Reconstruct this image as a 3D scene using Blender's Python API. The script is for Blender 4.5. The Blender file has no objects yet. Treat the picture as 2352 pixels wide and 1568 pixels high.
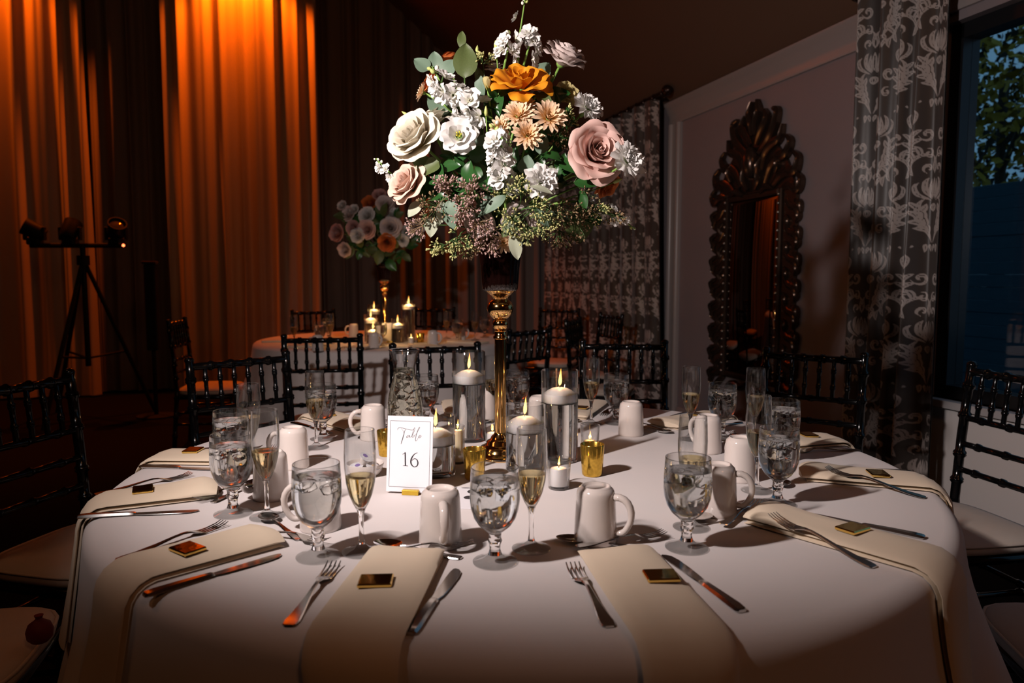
import bpy, math, random
import numpy as np
from mathutils import Vector, Matrix, Quaternion
R_ = math.radians
PI = math.pi
rnd = random.Random(7)
sc = bpy.context.scene
col = sc.collection

# ------------------------------------------------------------------ camera, world, lights, exposure
cam_d = bpy.data.cameras.new('camera')
cam_d.sensor_width = 36.0
cam_d.lens = 1702.0 * 36.0 / 2352.0
cam_d.clip_start = 0.05
cam_d.clip_end = 200
cam_d.dof.use_dof = True
cam_d.dof.focus_distance = 1.72
cam_d.dof.aperture_fstop = 4.6
cam = bpy.data.objects.new('camera', cam_d)
cam.location = (-0.021, -1.758, 1.211)
cam.rotation_euler = (R_(90 - 4.98), 0, 0)
col.objects.link(cam)
sc.camera = cam

world = bpy.data.worlds.new('dusk_sky')
sc.world = world
world.use_nodes = True
bg = world.node_tree.nodes['Background']
bg.inputs['Color'].default_value = (0.20, 0.47, 0.76, 1)
bg.inputs['Strength'].default_value = 0.34

sc.view_settings.view_transform = 'Standard'
sc.view_settings.look = 'None'
sc.view_settings.gamma = 1.0
sc.view_settings.use_curve_mapping = False
sc.view_settings.exposure = 0.0
sc.cycles.max_bounces = 9
sc.cycles.transmission_bounces = 8
sc.cycles.transparent_max_bounces = 14
sc.cycles.diffuse_bounces = 2
sc.cycles.glossy_bounces = 3
sc.cycles.use_adaptive_sampling = True
sc.cycles.adaptive_threshold = 0.08
sc.cycles.sample_clamp_indirect = 4.0
sc.cycles.caustics_reflective = False
sc.cycles.caustics_refractive = False


def spot(name, loc, aim, watts, color, angle, blend, radius):
    l = bpy.data.lights.new(name, 'SPOT')
    l.energy = watts
    l.color = color
    l.spot_size = R_(angle)
    l.spot_blend = blend
    l.shadow_soft_size = radius
    o = bpy.data.objects.new(name, l)
    o.location = loc
    o.rotation_euler = (Vector(aim) - Vector(loc)).to_track_quat('-Z', 'Y').to_euler()
    col.objects.link(o)
    return o


# the photographer's two flash heads on a stand to the camera's left
spot('flash_head', (-0.92, -1.12, 1.90), (0.16, 0.54, 1.26), 106, (1.0, 0.875, 0.84), 100, 0.86, 0.028)
spot('flash_head', (-0.87, -1.07, 1.91), (0.16, 0.54, 1.26), 52, (1.0, 0.875, 0.84), 100, 0.86, 0.028)

# ------------------------------------------------------------------ room frame: K is the far right corner
K = Vector((0.446, 7.45, 0))
E1 = Vector((-0.9603, -0.2790, 0))     # leftwards along the back wall, and away from the right wall
E2 = Vector((0.2790, -0.9603, 0))      # towards the camera along the right wall, and away from the back wall
RW_ROT = math.atan2(E2.y, E2.x)        # things on the right wall: local x along E2, local -y into the room
BW_ROT = math.atan2(-E1.y, -E1.x)      # things on the back wall


def WP(t, off, z):                      # right wall
    return K + E2 * t + E1 * off + Vector((0, 0, z))


def BP(s, off, z):                      # back wall
    return K + E1 * s + E2 * off + Vector((0, 0, z))


# orange wash lamps hung from the ceiling close to the drapes
spot('wash_lamp', BP(3.50, 0.66, 4.55), BP(3.50, 0.50, 3.3), 300, (1.0, 0.13, 0.002), 106, 0.5, 0.04)
spot('wash_lamp', BP(5.85, 0.66, 4.55), BP(5.85, 0.50, 3.3), 190, (1.0, 0.13, 0.002), 102, 0.5, 0.04)


# added warm fill light high on the left, no visible fixture
lp = bpy.data.lights.new('warm_fill', 'POINT')
lp.energy = 17
lp.color = (1.0, 0.42, 0.17)
lp.shadow_soft_size = 0.35
lo = bpy.data.objects.new('warm_fill', lp)
lo.location = (-3.0, -0.4, 4.3)
col.objects.link(lo)
# second added warm fill, unseen behind the camera
lp2 = lp.copy()
lp2.energy = 26
lo2 = bpy.data.objects.new('warm_fill', lp2)
lo2.location = (1.6, -3.6, 3.9)
col.objects.link(lo2)


# ------------------------------------------------------------------ materials
def newmat(name):
    m = bpy.data.materials.new(name)
    m.use_nodes = True
    return m, m.node_tree, m.node_tree.nodes['Principled BSDF']


def pmat(name, color, rough=0.5, metal=0.0, spec=0.5, noise=0.0, nscale=20.0, bump=0.0, bscale=200.0, trans=0.0, ior=1.45,
         sheen=0.0, coat=0.0, sss=0.0, stretch=None):
    m, nt, b = newmat(name)
    b.inputs['Base Color'].default_value = (*color, 1)
    b.inputs['Roughness'].default_value = rough
    b.inputs['Metallic'].default_value = metal
    b.inputs['Specular IOR Level'].default_value = spec
    b.inputs['IOR'].default_value = ior
    b.inputs['Transmission Weight'].default_value = trans
    b.inputs['Coat Weight'].default_value = coat
    b.inputs['Sheen Weight'].default_value = sheen
    if sss:
        b.inputs['Subsurface Weight'].default_value = sss
        b.inputs['Subsurface Radius'].default_value = (0.01, 0.006, 0.004)
        b.inputs['Subsurface Scale'].default_value = 0.5
    if noise or bump:
        tc = nt.nodes.new('ShaderNodeTexCoord')
        mp = nt.nodes.new('ShaderNodeMapping')
        nt.links.new(tc.outputs['Object'], mp.inputs['Vector'])
        if stretch:
            mp.inputs['Scale'].default_value = stretch
    if noise:
        n = nt.nodes.new('ShaderNodeTexNoise')
        n.inputs['Scale'].default_value = nscale
        n.inputs['Detail'].default_value = 4
        nt.links.new(mp.outputs['Vector'], n.inputs['Vector'])
        mix = nt.nodes.new('ShaderNodeMixRGB')
        mix.inputs[1].default_value = (*[max(0, c * (1 - noise)) for c in color], 1)
        mix.inputs[2].default_value = (*[min(1, c * (1 + noise)) for c in color], 1)
        nt.links.new(n.outputs['Fac'], mix.inputs[0])
        nt.links.new(mix.outputs[0], b.inputs['Base Color'])
    if bump:
        n2 = nt.nodes.new('ShaderNodeTexNoise')
        n2.inputs['Scale'].default_value = bscale
        nt.links.new(mp.outputs['Vector'], n2.inputs['Vector'])
        bp = nt.nodes.new('ShaderNodeBump')
        bp.inputs['Strength'].default_value = bump
        bp.inputs['Distance'].default_value = 0.002
        nt.links.new(n2.outputs['Fac'], bp.inputs['Height'])
        nt.links.new(bp.outputs['Normal'], b.inputs['Normal'])
    return m


def glassmat(name, color=(1, 1, 1), ior=1.48, rough=0.0):
    return pmat(name, color, rough, trans=1.0, ior=ior)


def thinglass(name, ior, edge, power):
    """thin clear glass: clear with a mirror sheen face on, refracting towards its edges"""
    m, nt, b = newmat(name)
    nt.nodes.remove(b)
    N = nt.nodes.new
    tr = N('ShaderNodeBsdfTransparent')
    tr.inputs['Color'].default_value = (0.99, 0.995, 0.995, 1)
    gs = N('ShaderNodeBsdfGlossy')
    gs.inputs['Roughness'].default_value = 0.015
    fw = N('ShaderNodeLayerWeight')
    fp = N('ShaderNodeMath')
    fp.operation = 'POWER'
    fp.inputs[1].default_value = 4.0
    fm = N('ShaderNodeMath')
    fm.operation = 'MULTIPLY_ADD'
    fm.inputs[1].default_value = 0.40
    fm.inputs[2].default_value = 0.06
    nt.links.new(fw.outputs['Facing'], fp.inputs[0])
    nt.links.new(fp.outputs[0], fm.inputs[0])
    thin = N('ShaderNodeMixShader')
    nt.links.new(fm.outputs[0], thin.inputs[0])
    nt.links.new(tr.outputs[0], thin.inputs[1])
    nt.links.new(gs.outputs[0], thin.inputs[2])
    gl = N('ShaderNodeBsdfGlass')
    gl.inputs['Roughness'].default_value = 0.0
    gl.inputs['IOR'].default_value = ior
    lw = N('ShaderNodeLayerWeight')
    lw.inputs['Blend'].default_value = 0.5
    pw = N('ShaderNodeMath')
    pw.operation = 'POWER'
    pw.inputs[1].default_value = power
    ma = N('ShaderNodeMath')
    ma.operation = 'MULTIPLY'
    ma.use_clamp = True
    ma.inputs[1].default_value = edge
    mx = N('ShaderNodeMixShader')
    nt.links.new(lw.outputs['Facing'], pw.inputs[0])
    nt.links.new(pw.outputs[0], ma.inputs[0])
    nt.links.new(ma.outputs[0], mx.inputs[0])
    nt.links.new(thin.outputs[0], mx.inputs[1])
    nt.links.new(gl.outputs[0], mx.inputs[2])
    nt.links.new(mx.outputs[0], nt.nodes['Material Output'].inputs['Surface'])
    return m


def liquid(name, color, ior, clear):
    """liquid body: refracting, with part of the light passing straight through"""
    m, nt, b = newmat(name)
    nt.nodes.remove(b)
    gl = nt.nodes.new('ShaderNodeBsdfGlass')
    gl.inputs['Color'].default_value = (*color, 1)
    gl.inputs['Roughness'].default_value = 0.0
    gl.inputs['IOR'].default_value = ior
    tr = nt.nodes.new('ShaderNodeBsdfTransparent')
    tr.inputs['Color'].default_value = (*color, 1)
    mx = nt.nodes.new('ShaderNodeMixShader')
    mx.inputs[0].default_value = clear
    nt.links.new(gl.outputs[0], mx.inputs[1])
    nt.links.new(tr.outputs[0], mx.inputs[2])
    nt.links.new(mx.outputs[0], nt.nodes['Material Output'].inputs['Surface'])
    return m


def icemat():
    """cloudy ice: partly clear, partly milky"""
    m, nt, b = newmat('cloudy_ice')
    b.inputs['Base Color'].default_value = (0.80, 0.82, 0.83, 1)
    b.inputs['Roughness'].default_value = 0.25
    tr = nt.nodes.new('ShaderNodeBsdfTransparent')
    tc = nt.nodes.new('ShaderNodeTexCoord')
    n = nt.nodes.new('ShaderNodeTexNoise')
    n.inputs['Scale'].default_value = 160
    n.inputs['Detail'].default_value = 5
    rp = nt.nodes.new('ShaderNodeValToRGB')
    rp.color_ramp.elements[0].position = 0.42
    rp.color_ramp.elements[0].color = (0.03, 0.03, 0.03, 1)
    rp.color_ramp.elements[1].position = 0.68
    rp.color_ramp.elements[1].color = (0.34, 0.34, 0.34, 1)
    mx = nt.nodes.new('ShaderNodeMixShader')
    nt.links.new(tc.outputs['Object'], n.inputs['Vector'])
    nt.links.new(n.outputs['Fac'], rp.inputs['Fac'])
    nt.links.new(rp.outputs['Color'], mx.inputs[0])
    nt.links.new(tr.outputs[0], mx.inputs[1])
    nt.links.new(b.outputs[0], mx.inputs[2])
    nt.links.new(mx.outputs[0], nt.nodes['Material Output'].inputs['Surface'])
    return m


def emat(name, color, strength):
    m, nt, b = newmat(name)
    b.inputs['Base Color'].default_value = (0, 0, 0, 1)
    b.inputs['Emission Color'].default_value = (*color, 1)
    b.inputs['Emission Strength'].default_value = strength
    return m


def flamemat():
    """flame: yellow at the foot, orange towards the tip"""
    m, nt, b = newmat('candle_flame')
    tc = nt.nodes.new('ShaderNodeTexCoord')
    sp = nt.nodes.new('ShaderNodeSeparateXYZ')
    rp = nt.nodes.new('ShaderNodeValToRGB')
    rp.color_ramp.elements[0].color = (1.0, 0.62, 0.18, 1)
    rp.color_ramp.elements[0].position = 0.30
    rp.color_ramp.elements[1].color = (1.0, 0.30, 0.03, 1)
    rp.color_ramp.elements[1].position = 0.95
    nt.links.new(tc.outputs['Generated'], sp.inputs[0])
    nt.links.new(sp.outputs['Z'], rp.inputs['Fac'])
    em = nt.nodes.new('ShaderNodeEmission')
    em.inputs['Strength'].default_value = 1.5
    tr = nt.nodes.new('ShaderNodeBsdfTransparent')
    ad = nt.nodes.new('ShaderNodeAddShader')
    nt.nodes.remove(b)
    nt.links.new(rp.outputs['Color'], em.inputs['Color'])
    nt.links.new(em.outputs[0], ad.inputs[0])
    nt.links.new(tr.outputs[0], ad.inputs[1])
    nt.links.new(ad.outputs[0], nt.nodes['Material Output'].inputs['Surface'])
    return m


def petalmat(name, base, edge, rough=0.6):
    """petal colour running from the base of the petal to its rim along the generated z axis, softly translucent"""
    m, nt, b = newmat(name)
    at = nt.nodes.new('ShaderNodeAttribute')
    at.attribute_name = 'along'
    ramp = nt.nodes.new('ShaderNodeValToRGB')
    ramp.color_ramp.elements[0].color = (*base, 1)
    ramp.color_ramp.elements[1].color = (*edge, 1)
    ramp.color_ramp.elements[0].position = 0.08
    ramp.color_ramp.elements[1].position = 0.62
    nt.links.new(at.outputs['Fac'], ramp.inputs['Fac'])
    nt.links.new(ramp.outputs['Color'], b.inputs['Base Color'])
    b.inputs['Roughness'].default_value = rough
    b.inputs['Specular IOR Level'].default_value = 0.25
    tr = nt.nodes.new('ShaderNodeBsdfTranslucent')
    nt.links.new(ramp.outputs['Color'], tr.inputs['Color'])
    mx = nt.nodes.new('ShaderNodeMixShader')
    mx.inputs[0].default_value = 0.22
    out = nt.nodes['Material Output']
    nt.links.new(b.outputs[0], mx.inputs[1])
    nt.links.new(tr.outputs[0], mx.inputs[2])
    nt.links.new(mx.outputs[0], out.inputs['Surface'])
    return m


def damaskmat(name, dark, light):
    m, nt, b = newmat(name)
    at = nt.nodes.new('ShaderNodeAttribute')
    at.attribute_name = 'damask'
    ramp = nt.nodes.new('ShaderNodeValToRGB')
    ramp.color_ramp.elements[0].color = (*dark, 1)
    ramp.color_ramp.elements[1].color = (*light, 1)
    ramp.color_ramp.elements[0].position = 0.35
    ramp.color_ramp.elements[1].position = 0.65
    nt.links.new(at.outputs['Fac'], ramp.inputs['Fac'])
    nt.links.new(ramp.outputs['Color'], b.inputs['Base Color'])
    b.inputs['Roughness'].default_value = 0.42
    b.inputs['Sheen Weight'].default_value = 0.3
    return m


M = {}
M['cloth'] = pmat('white_table_linen', (0.79, 0.73, 0.715), 0.85, noise=0.03, nscale=9, bump=0.15, bscale=900, sheen=0.1)
M['napkin'] = pmat('ivory_napkin_linen', (0.80, 0.66, 0.50), 0.85, noise=0.04, nscale=14, bump=0.2, bscale=1100, sheen=0.1)
M['ceramic'] = pmat('cream_glazed_ceramic', (0.74, 0.66, 0.615), 0.12, coat=0.4)
M['glass'] = thinglass('clear_glass', 1.46, 1.7, 2.6)
M['foot_glass'] = thinglass('solid_foot_glass', 1.46, 0.36, 0.6)
M['water'] = liquid('water', (0.97, 0.985, 0.99), 1.33, 0.0)
M['ice'] = glassmat('ice', (0.98, 0.98, 0.98), 1.06, 0.12)
M['champagne'] = liquid('champagne', (0.98, 0.91, 0.70), 1.34, 0.0)
M['carafe_water'] = liquid('iced_water', (0.95, 0.95, 0.88), 1.33, 0.0)
M['stem_glass'] = glassmat('stem_glass', (1, 1, 1), 1.46)
M['steel'] = pmat('polished_steel', (0.62, 0.60, 0.58), 0.16, 1.0)
M['gold'] = pmat('polished_gold', (0.83, 0.50, 0.20), 0.10, 1.0, noise=0.08, nscale=60)
M['goldfoil'] = pmat('gold_foil', (0.90, 0.62, 0.18), 0.09, 1.0, bump=0.12, bscale=60)
M['brass'] = pmat('flat_gold_block', (0.75, 0.50, 0.06), 0.35, 0.9)
M['mercury'] = pmat('gold_mercury_glass', (0.70, 0.43, 0.07), 0.16, 0.9, noise=0.45, nscale=160, bump=0.06, bscale=260)
M['smoked'] = pmat('dark_amber_fluted_glass', (0.007, 0.0022, 0.0018), 0.05, 0.0, 0.7, coat=0.6)
M['wax'] = pmat('white_wax', (0.93, 0.88, 0.86), 0.42, sss=0.25)
M['ivorywax'] = pmat('ivory_wax', (0.90, 0.74, 0.48), 0.45, sss=0.4)
M['wick'] = pmat('burnt_wick', (0.03, 0.02, 0.015), 0.9)
M['flame'] = flamemat()
M['black'] = pmat('black_lacquer', (0.0035, 0.0035, 0.004), 0.13, spec=0.45)
M['cushion'] = pmat('ivory_seat_cushion', (0.66, 0.56, 0.48), 0.8, noise=0.05, bump=0.2, bscale=500)
M['card'] = pmat('white_card', (0.86, 0.84, 0.88), 0.7)
M['ink'] = pmat('dark_grey_ink', (0.035, 0.033, 0.04), 0.7)
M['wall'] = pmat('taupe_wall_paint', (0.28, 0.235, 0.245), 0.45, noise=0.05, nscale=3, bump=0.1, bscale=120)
M['wainscot'] = pmat('white_wainscot_paint', (0.80, 0.76, 0.74), 0.4)
M['trim'] = pmat('semi_gloss_trim_paint', (0.37, 0.32, 0.31), 0.28)
M['ceil'] = pmat('bounce_tinted_ceiling', (0.155, 0.088, 0.058), 0.6, noise=0.05, nscale=2)  # warm orange bounce light is put into this tan base colour
M['floor'] = pmat('dark_carpet', (0.005, 0.004, 0.0035), 0.95, spec=0.08, noise=0.4, nscale=40, bump=0.3, bscale=300)
M['drape'] = pmat('grey_sheer_drape', (0.20, 0.165, 0.15), 0.75, noise=0.06, nscale=2, stretch=(4, 4, 0.3))
M['satin'] = pmat('ivory_satin_drape', (0.40, 0.31, 0.23), 0.40, noise=0.08, nscale=3, stretch=(3, 3, 0.4), sheen=0.3)
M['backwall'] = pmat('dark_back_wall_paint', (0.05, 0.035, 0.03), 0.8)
M['rod'] = pmat('dark_bronze_rod', (0.05, 0.025, 0.018), 0.28, 0.7)
M['mirror'] = pmat('aged_mirror_glass', (0.24, 0.21, 0.20), 0.03, 1.0, noise=0.06, nscale=5)
M['antique'] = pmat('antiqued_mirror_frame', (0.10, 0.062, 0.045), 0.22, 0.75, noise=0.35, nscale=18)
M['bead'] = pmat('silver_bead', (0.55, 0.50, 0.45), 0.2, 0.9)
M['frame'] = pmat('black_window_frame', (0.012, 0.012, 0.014), 0.35)
M['sill'] = pmat('grey_sill_paint', (0.50, 0.49, 0.50), 0.35)
M['pane'] = thinglass('window_glass', 1.46, 0.0, 1.0)
M['fence'] = pmat('weathered_fence_board', (0.035, 0.085, 0.115), 0.9, noise=0.25, nscale=6, stretch=(1, 1, 6))
M['ground'] = pmat('garden_soil', (0.04, 0.04, 0.03), 0.95, noise=0.3)
M['leaf_y'] = pmat('autumn_yellow_leaf', (0.36, 0.23, 0.015), 0.7, noise=0.3, nscale=5)
M['leaf_g'] = pmat('dark_tree_leaf', (0.014, 0.018, 0.008), 0.8, noise=0.3, nscale=5)
M['bark'] = pmat('tree_bark', (0.05, 0.04, 0.03), 0.9, noise=0.3)
M['equip'] = pmat('black_stage_metal', (0.004, 0.0035, 0.0035), 0.6, spec=0.25)
M['lens'] = pmat('lamp_lens', (0.25, 0.20, 0.18), 0.05, 0.6)
M['led'] = emat('small_red_led', (1.0, 0.16, 0.05), 5.0)
M['redball'] = pmat('dark_red_fabric', (0.16, 0.008, 0.008), 0.6)
M['lidprint'] = pmat('creamer_lid', (0.80, 0.76, 0.86), 0.35, noise=0.45, nscale=120)
M['lidgold'] = pmat('amber_print', (0.75, 0.40, 0.05), 0.4)
M['lidpurple'] = pmat('purple_print', (0.25, 0.18, 0.42), 0.4)
M['stem'] = pmat('fresh_green_stem', (0.20, 0.36, 0.07), 0.5)
M['stem_d'] = pmat('dark_green_stem', (0.06, 0.12, 0.03), 0.55)
M['leaf_d'] = pmat('glossy_green_leaf', (0.022, 0.085, 0.018), 0.32, noise=0.25, nscale=30)
M['leaf_e'] = pmat('eucalyptus_leaf', (0.14, 0.21, 0.145), 0.55, noise=0.15, nscale=30)
M['leaf_p'] = pmat('pale_eucalyptus_leaf', (0.42, 0.45, 0.33), 0.5, noise=0.12, nscale=30)
M['leaf_o'] = pmat('olive_leaf', (0.085, 0.115, 0.035), 0.5, noise=0.2, nscale=30)
M['seed_p'] = pmat('dusty_pink_seed', (0.42, 0.27, 0.24), 0.6, noise=0.3, nscale=90)
M['seed_y'] = pmat('yellow_green_seed', (0.50, 0.49, 0.20), 0.5, noise=0.25, nscale=90)
M['seed_b'] = pmat('brown_seed', (0.24, 0.155, 0.08), 0.6, noise=0.3, nscale=90)
M['bud'] = pmat('pale_green_bud', (0.50, 0.56, 0.18), 0.5)
M['yellow'] = pmat('yellow_flower_eye', (0.72, 0.62, 0.05), 0.6)
P = {}
P['orange'] = petalmat('orange_petal', (0.62, 0.16, 0.01), (0.84, 0.33, 0.015))
P['rust'] = petalmat('rust_petal', (0.45, 0.09, 0.02), (0.66, 0.19, 0.05))
P['cream'] = petalmat('cream_petal', (0.82, 0.66, 0.34), (0.88, 0.81, 0.67))
P['peach'] = petalmat('peach_petal', (0.88, 0.40, 0.26), (0.92, 0.66, 0.54))
P['pink'] = petalmat('dusty_pink_petal', (0.74, 0.33, 0.27), (0.86, 0.58, 0.51))
P['blush'] = petalmat('blush_petal', (0.70, 0.56, 0.44), (0.80, 0.68, 0.64))
P['white'] = petalmat('white_petal', (0.78, 0.76, 0.58), (0.86, 0.84, 0.81))
P['lemon'] = petalmat('lemon_petal', (0.55, 0.42, 0.10), (0.62, 0.52, 0.24))
P['mum'] = petalmat('peach_chrysanthemum_petal', (0.84, 0.46, 0.09), (0.93, 0.68, 0.47))
P['farpink'] = petalmat('far_pink_petal', (0.55, 0.22, 0.18), (0.70, 0.42, 0.38))


# ------------------------------------------------------------------ mesh helpers
class Geo:
    def __init__(s):
        s.v, s.f = [], []

    def add(s, v, f):
        n = len(s.v)
        s.v.extend([tuple(p) for p in v])
        s.f.extend([tuple(i + n for i in q) for q in f])
        return s

    def box(s, x0, x1, y0, y1, z0, z1):
        return s.add([(x0, y0, z0), (x1, y0, z0), (x1, y1, z0), (x0, y1, z0), (x0, y0, z1), (x1, y0, z1), (x1, y1, z1), (x0, y1, z1)],
                     [(0, 3, 2, 1), (4, 5, 6, 7), (0, 1, 5, 4), (1, 2, 6, 5), (2, 3, 7, 6), (3, 0, 4, 7)])

    def bbox(s, x0, x1, y0, y1, z0, z1, b):
        """box with its edges cut at 45 degrees"""
        L = []
        for (z, i) in ((z0, b), (z0 + b, 0), (z1 - b, 0), (z1, b)):
            L.append([(x0 + i + (b if i == 0 else 0), y0 + i, z), (x1 - i - (b if i == 0 else 0), y0 + i, z),
                      (x1 - i, y0 + i + (b if i == 0 else 0), z), (x1 - i, y1 - i - (b if i == 0 else 0), z),
                      (x1 - i - (b if i == 0 else 0), y1 - i, z), (x0 + i + (b if i == 0 else 0), y1 - i, z),
                      (x0 + i, y1 - i - (b if i == 0 else 0), z), (x0 + i, y0 + i + (b if i == 0 else 0), z)])
        v = [p for r in L for p in r]
        f = [tuple(range(7, -1, -1)), tuple(range(24, 32))]
        for k in range(3):
            for j in range(8):
                a, c = k * 8 + j, k * 8 + (j + 1) % 8
                f.append((a, c, c + 8, a + 8))
        return s.add(v, f)

    def lathe(s, prof, n=24, c=(0, 0, 0), flute=None):
        v, f = [], []
        idx = []
        for (r, z) in prof:
            if r < 1e-6:
                idx.append([len(v)])
                v.append((c[0], c[1], c[2] + z))
            else:
                row = []
                for k in range(n):
                    a = 2 * PI * k / n
                    rr = r * (1 + (flute(k, z) if flute else 0))
                    row.append(len(v))
                    v.append((c[0] + rr * math.cos(a), c[1] + rr * math.sin(a), c[2] + z))
                idx.append(row)
        for a, b in zip(idx[:-1], idx[1:]):
            for k in range(n):
                k2 = (k + 1) % n
                if len(a) == 1 and len(b) == 1:
                    continue
                if len(a) == 1:
                    f.append((a[0], b[k2], b[k]))
                elif len(b) == 1:
                    f.append((a[k], a[k2], b[0]))
                else:
                    f.append((a[k], a[k2], b[k2], b[k]))
        return s.add(v, f)

    def tube(s, pts, rad, n=8, caps=True, flat=1.0, up=None):
        pts = [Vector(p) for p in pts]
        if not hasattr(rad, '__len__'):
            rad = [rad] * len(pts)
        t0 = (pts[1] - pts[0]).normalized()
        ref = Vector(up) if up else (Vector((0, 0, 1)) if abs(t0.z) < 0.9 else Vector((1, 0, 0)))
        nrm = (ref - t0 * ref.dot(t0)).normalized()
        v, f = [], []
        for i, p in enumerate(pts):
            t = (pts[min(i + 1, len(pts) - 1)] - pts[max(i - 1, 0)]).normalized()
            nrm = (nrm - t * nrm.dot(t)).normalized()
            b = t.cross(nrm)
            for k in range(n):
                a = 2 * PI * k / n
                v.append(p + (nrm * math.cos(a) * flat + b * math.sin(a)) * rad[i])
        for i in range(len(pts) - 1):
            for k in range(n):
                k2 = (k + 1) % n
                f.append((i * n + k, i * n + k2, (i + 1) * n + k2, (i + 1) * n + k))
        if caps:
            f.append(tuple(range(n - 1, -1, -1)))
            f.append(tuple((len(pts) - 1) * n + k for k in range(n)))
        return s.add(v, f)

    def ball(s, c, r, n=8, m=6, sz=1.0):
        prof = [(r * math.sin(PI * i / m), -r * sz * math.cos(PI * i / m)) for i in range(m + 1)]
        prof[0] = (0, prof[0][1])
        prof[-1] = (0, prof[-1][1])
        return s.lathe(prof, n, c)

    def slab(s, rows):
        """solid strip along y: rows of (y, z, half width, thickness[, x])"""
        v, f = [], []
        for r in rows:
            y, z, w, t = r[:4]
            x = r[4] if len(r) > 4 else 0
            e = min(w * 0.45, t * 0.5)
            v += [(x - w + e, y, z), (x + w - e, y, z), (x + w, y, z + t * 0.45), (x + w - e, y, z + t), (x - w + e, y, z + t), (x - w, y, z + t * 0.45)]
        n = len(rows)
        for i in range(n - 1):
            for k in range(6):
                k2 = (k + 1) % 6
                f.append((i * 6 + k, (i + 1) * 6 + k, (i + 1) * 6 + k2, i * 6 + k2))
        f.append((0, 1, 2, 3, 4, 5))
        f.append(tuple((n - 1) * 6 + k for k in (5, 4, 3, 2, 1, 0)))
        return s.add(v, f)

    def xf(s, mat):
        s.v = [tuple(mat @ Vector(p)) for p in s.v]
        return s

    def mesh(s, name, mat=None, sharp=40, along=None):
        me = bpy.data.meshes.new(name)
        me.from_pydata(s.v, [], s.f)
        me.polygons.foreach_set('use_smooth', [True] * len(me.polygons))
        if sharp:
            me.set_sharp_from_angle(angle=R_(sharp))
        if mat is not None:
            me.materials.append(mat)
        if along is not None:
            a = me.attributes.new('along', 'FLOAT', 'POINT')
            a.data.foreach_set('value', along)
        me.update()
        return me


def ob(name, me, parent=None, loc=(0, 0, 0), rot=None, scale=None, mat=None, q=None):
    o = bpy.data.objects.new(name, me)
    col.objects.link(o)
    o.location = loc
    if q is not None:
        o.rotation_mode = 'QUATERNION'
        o.rotation_quaternion = q
    elif rot is not None:
        o.rotation_euler = rot
    if scale is not None:
        o.scale = (scale,) * 3 if not hasattr(scale, '__len__') else scale
    if parent is not None:
        o.parent = parent
    if mat is not None:
        o.material_slots[0].link = 'OBJECT'
        o.material_slots[0].material = mat
    return o


def tag(o, label, cat, group=None):
    o['label'] = label
    o['category'] = cat
    if group:
        o['group'] = group
    return o


def thing(name, label, cat, loc=(0, 0, 0), rotz=0.0, group=None, q=None):
    o = bpy.data.objects.new(name, None)
    col.objects.link(o)
    o.empty_display_size = 0.05
    o.location = loc
    if q is not None:
        o.rotation_mode = 'QUATERNION'
        o.rotation_quaternion = q
    else:
        o.rotation_euler = (0, 0, rotz)
    return tag(o, label, cat, group)


def struct(name, geo, mat, parent=None, label=None, sharp=30):
    o = ob(name, geo.mesh(name, mat, sharp), parent)
    if parent is None:
        o['kind'] = 'structure'
    if label:
        o['label'] = label
    return o


def bez(p0, p1, p2, p3, n):
    out = []
    for i in range(n + 1):
        t = i / n
        out.append(Vector(p0) * (1 - t) ** 3 + Vector(p1) * 3 * t * (1 - t) ** 2 + Vector(p2) * 3 * t * t * (1 - t) + Vector(p3) * t ** 3)
    return out


def sstep(a, b, x):
    t = min(1, max(0, (x - a) / (b - a)))
    return t * t * (3 - 2 * t)


# ------------------------------------------------------------------ the room shell
ROOM_W, ROOM_L = 9.0, 13.5
EAVE, SLOPE, RIDGE = 2.62, math.tan(R_(40)), 3.2
TOP = EAVE + SLOPE * RIDGE


def wallgeo(P, a0, a1, z0, z1, thick, holes=()):
    """wall slab from a0 to a1 along P(a, off, z), its room face at off = 0, with rectangular openings"""
    g = Geo()
    xs = sorted({a0, a1, *[h[0] for h in holes], *[h[1] for h in holes]})
    zs = sorted({z0, z1, *[h[2] for h in holes], *[h[3] for h in holes]})
    for i in range(len(xs) - 1):
        for j in range(len(zs) - 1):
            xm, zm = (xs[i] + xs[i + 1]) / 2, (zs[j] + zs[j + 1]) / 2
            if any(h[0] < xm < h[1] and h[2] < zm < h[3] for h in holes):
                continue
            c = [P(a, o, z) for z in (zs[j], zs[j + 1]) for a, o in ((xs[i], 0), (xs[i + 1], 0), (xs[i + 1], -thick), (xs[i], -thick))]
            g.add(c, [(0, 1, 2, 3), (4, 7, 6, 5), (0, 4, 5, 1), (1, 5, 6, 2), (2, 6, 7, 3), (3, 7, 4, 0)])
    return g


g = Geo()
c = [BP(-0.2, -0.2, 0), BP(ROOM_W + 0.2, -0.2, 0), BP(ROOM_W + 0.2, ROOM_L + 0.2, 0), BP(-0.2, ROOM_L + 0.2, 0)]
g.add(c + [p - Vector((0, 0, 0.1)) for p in c], [(0, 1, 2, 3), (7, 6, 5, 4), (0, 4, 5, 1), (1, 5, 6, 2), (2, 6, 7, 3), (3, 7, 4, 0)])
struct('floor', g, M['floor'])

NEARWIN = (5.76, 8.40, 0.62, 2.41)
FARWIN = (0.45, 2.84, 0.62, 2.45)
struct('wall_right', wallgeo(WP, -0.2, ROOM_L, 0, EAVE, 0.2, (NEARWIN, FARWIN)), M['wall'])
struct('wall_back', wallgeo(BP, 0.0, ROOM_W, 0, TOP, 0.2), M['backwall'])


def LP(t, off, z):
    return BP(ROOM_W - off, t, z)


def FP(s, off, z):
    return BP(s, ROOM_L - off, z)


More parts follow.
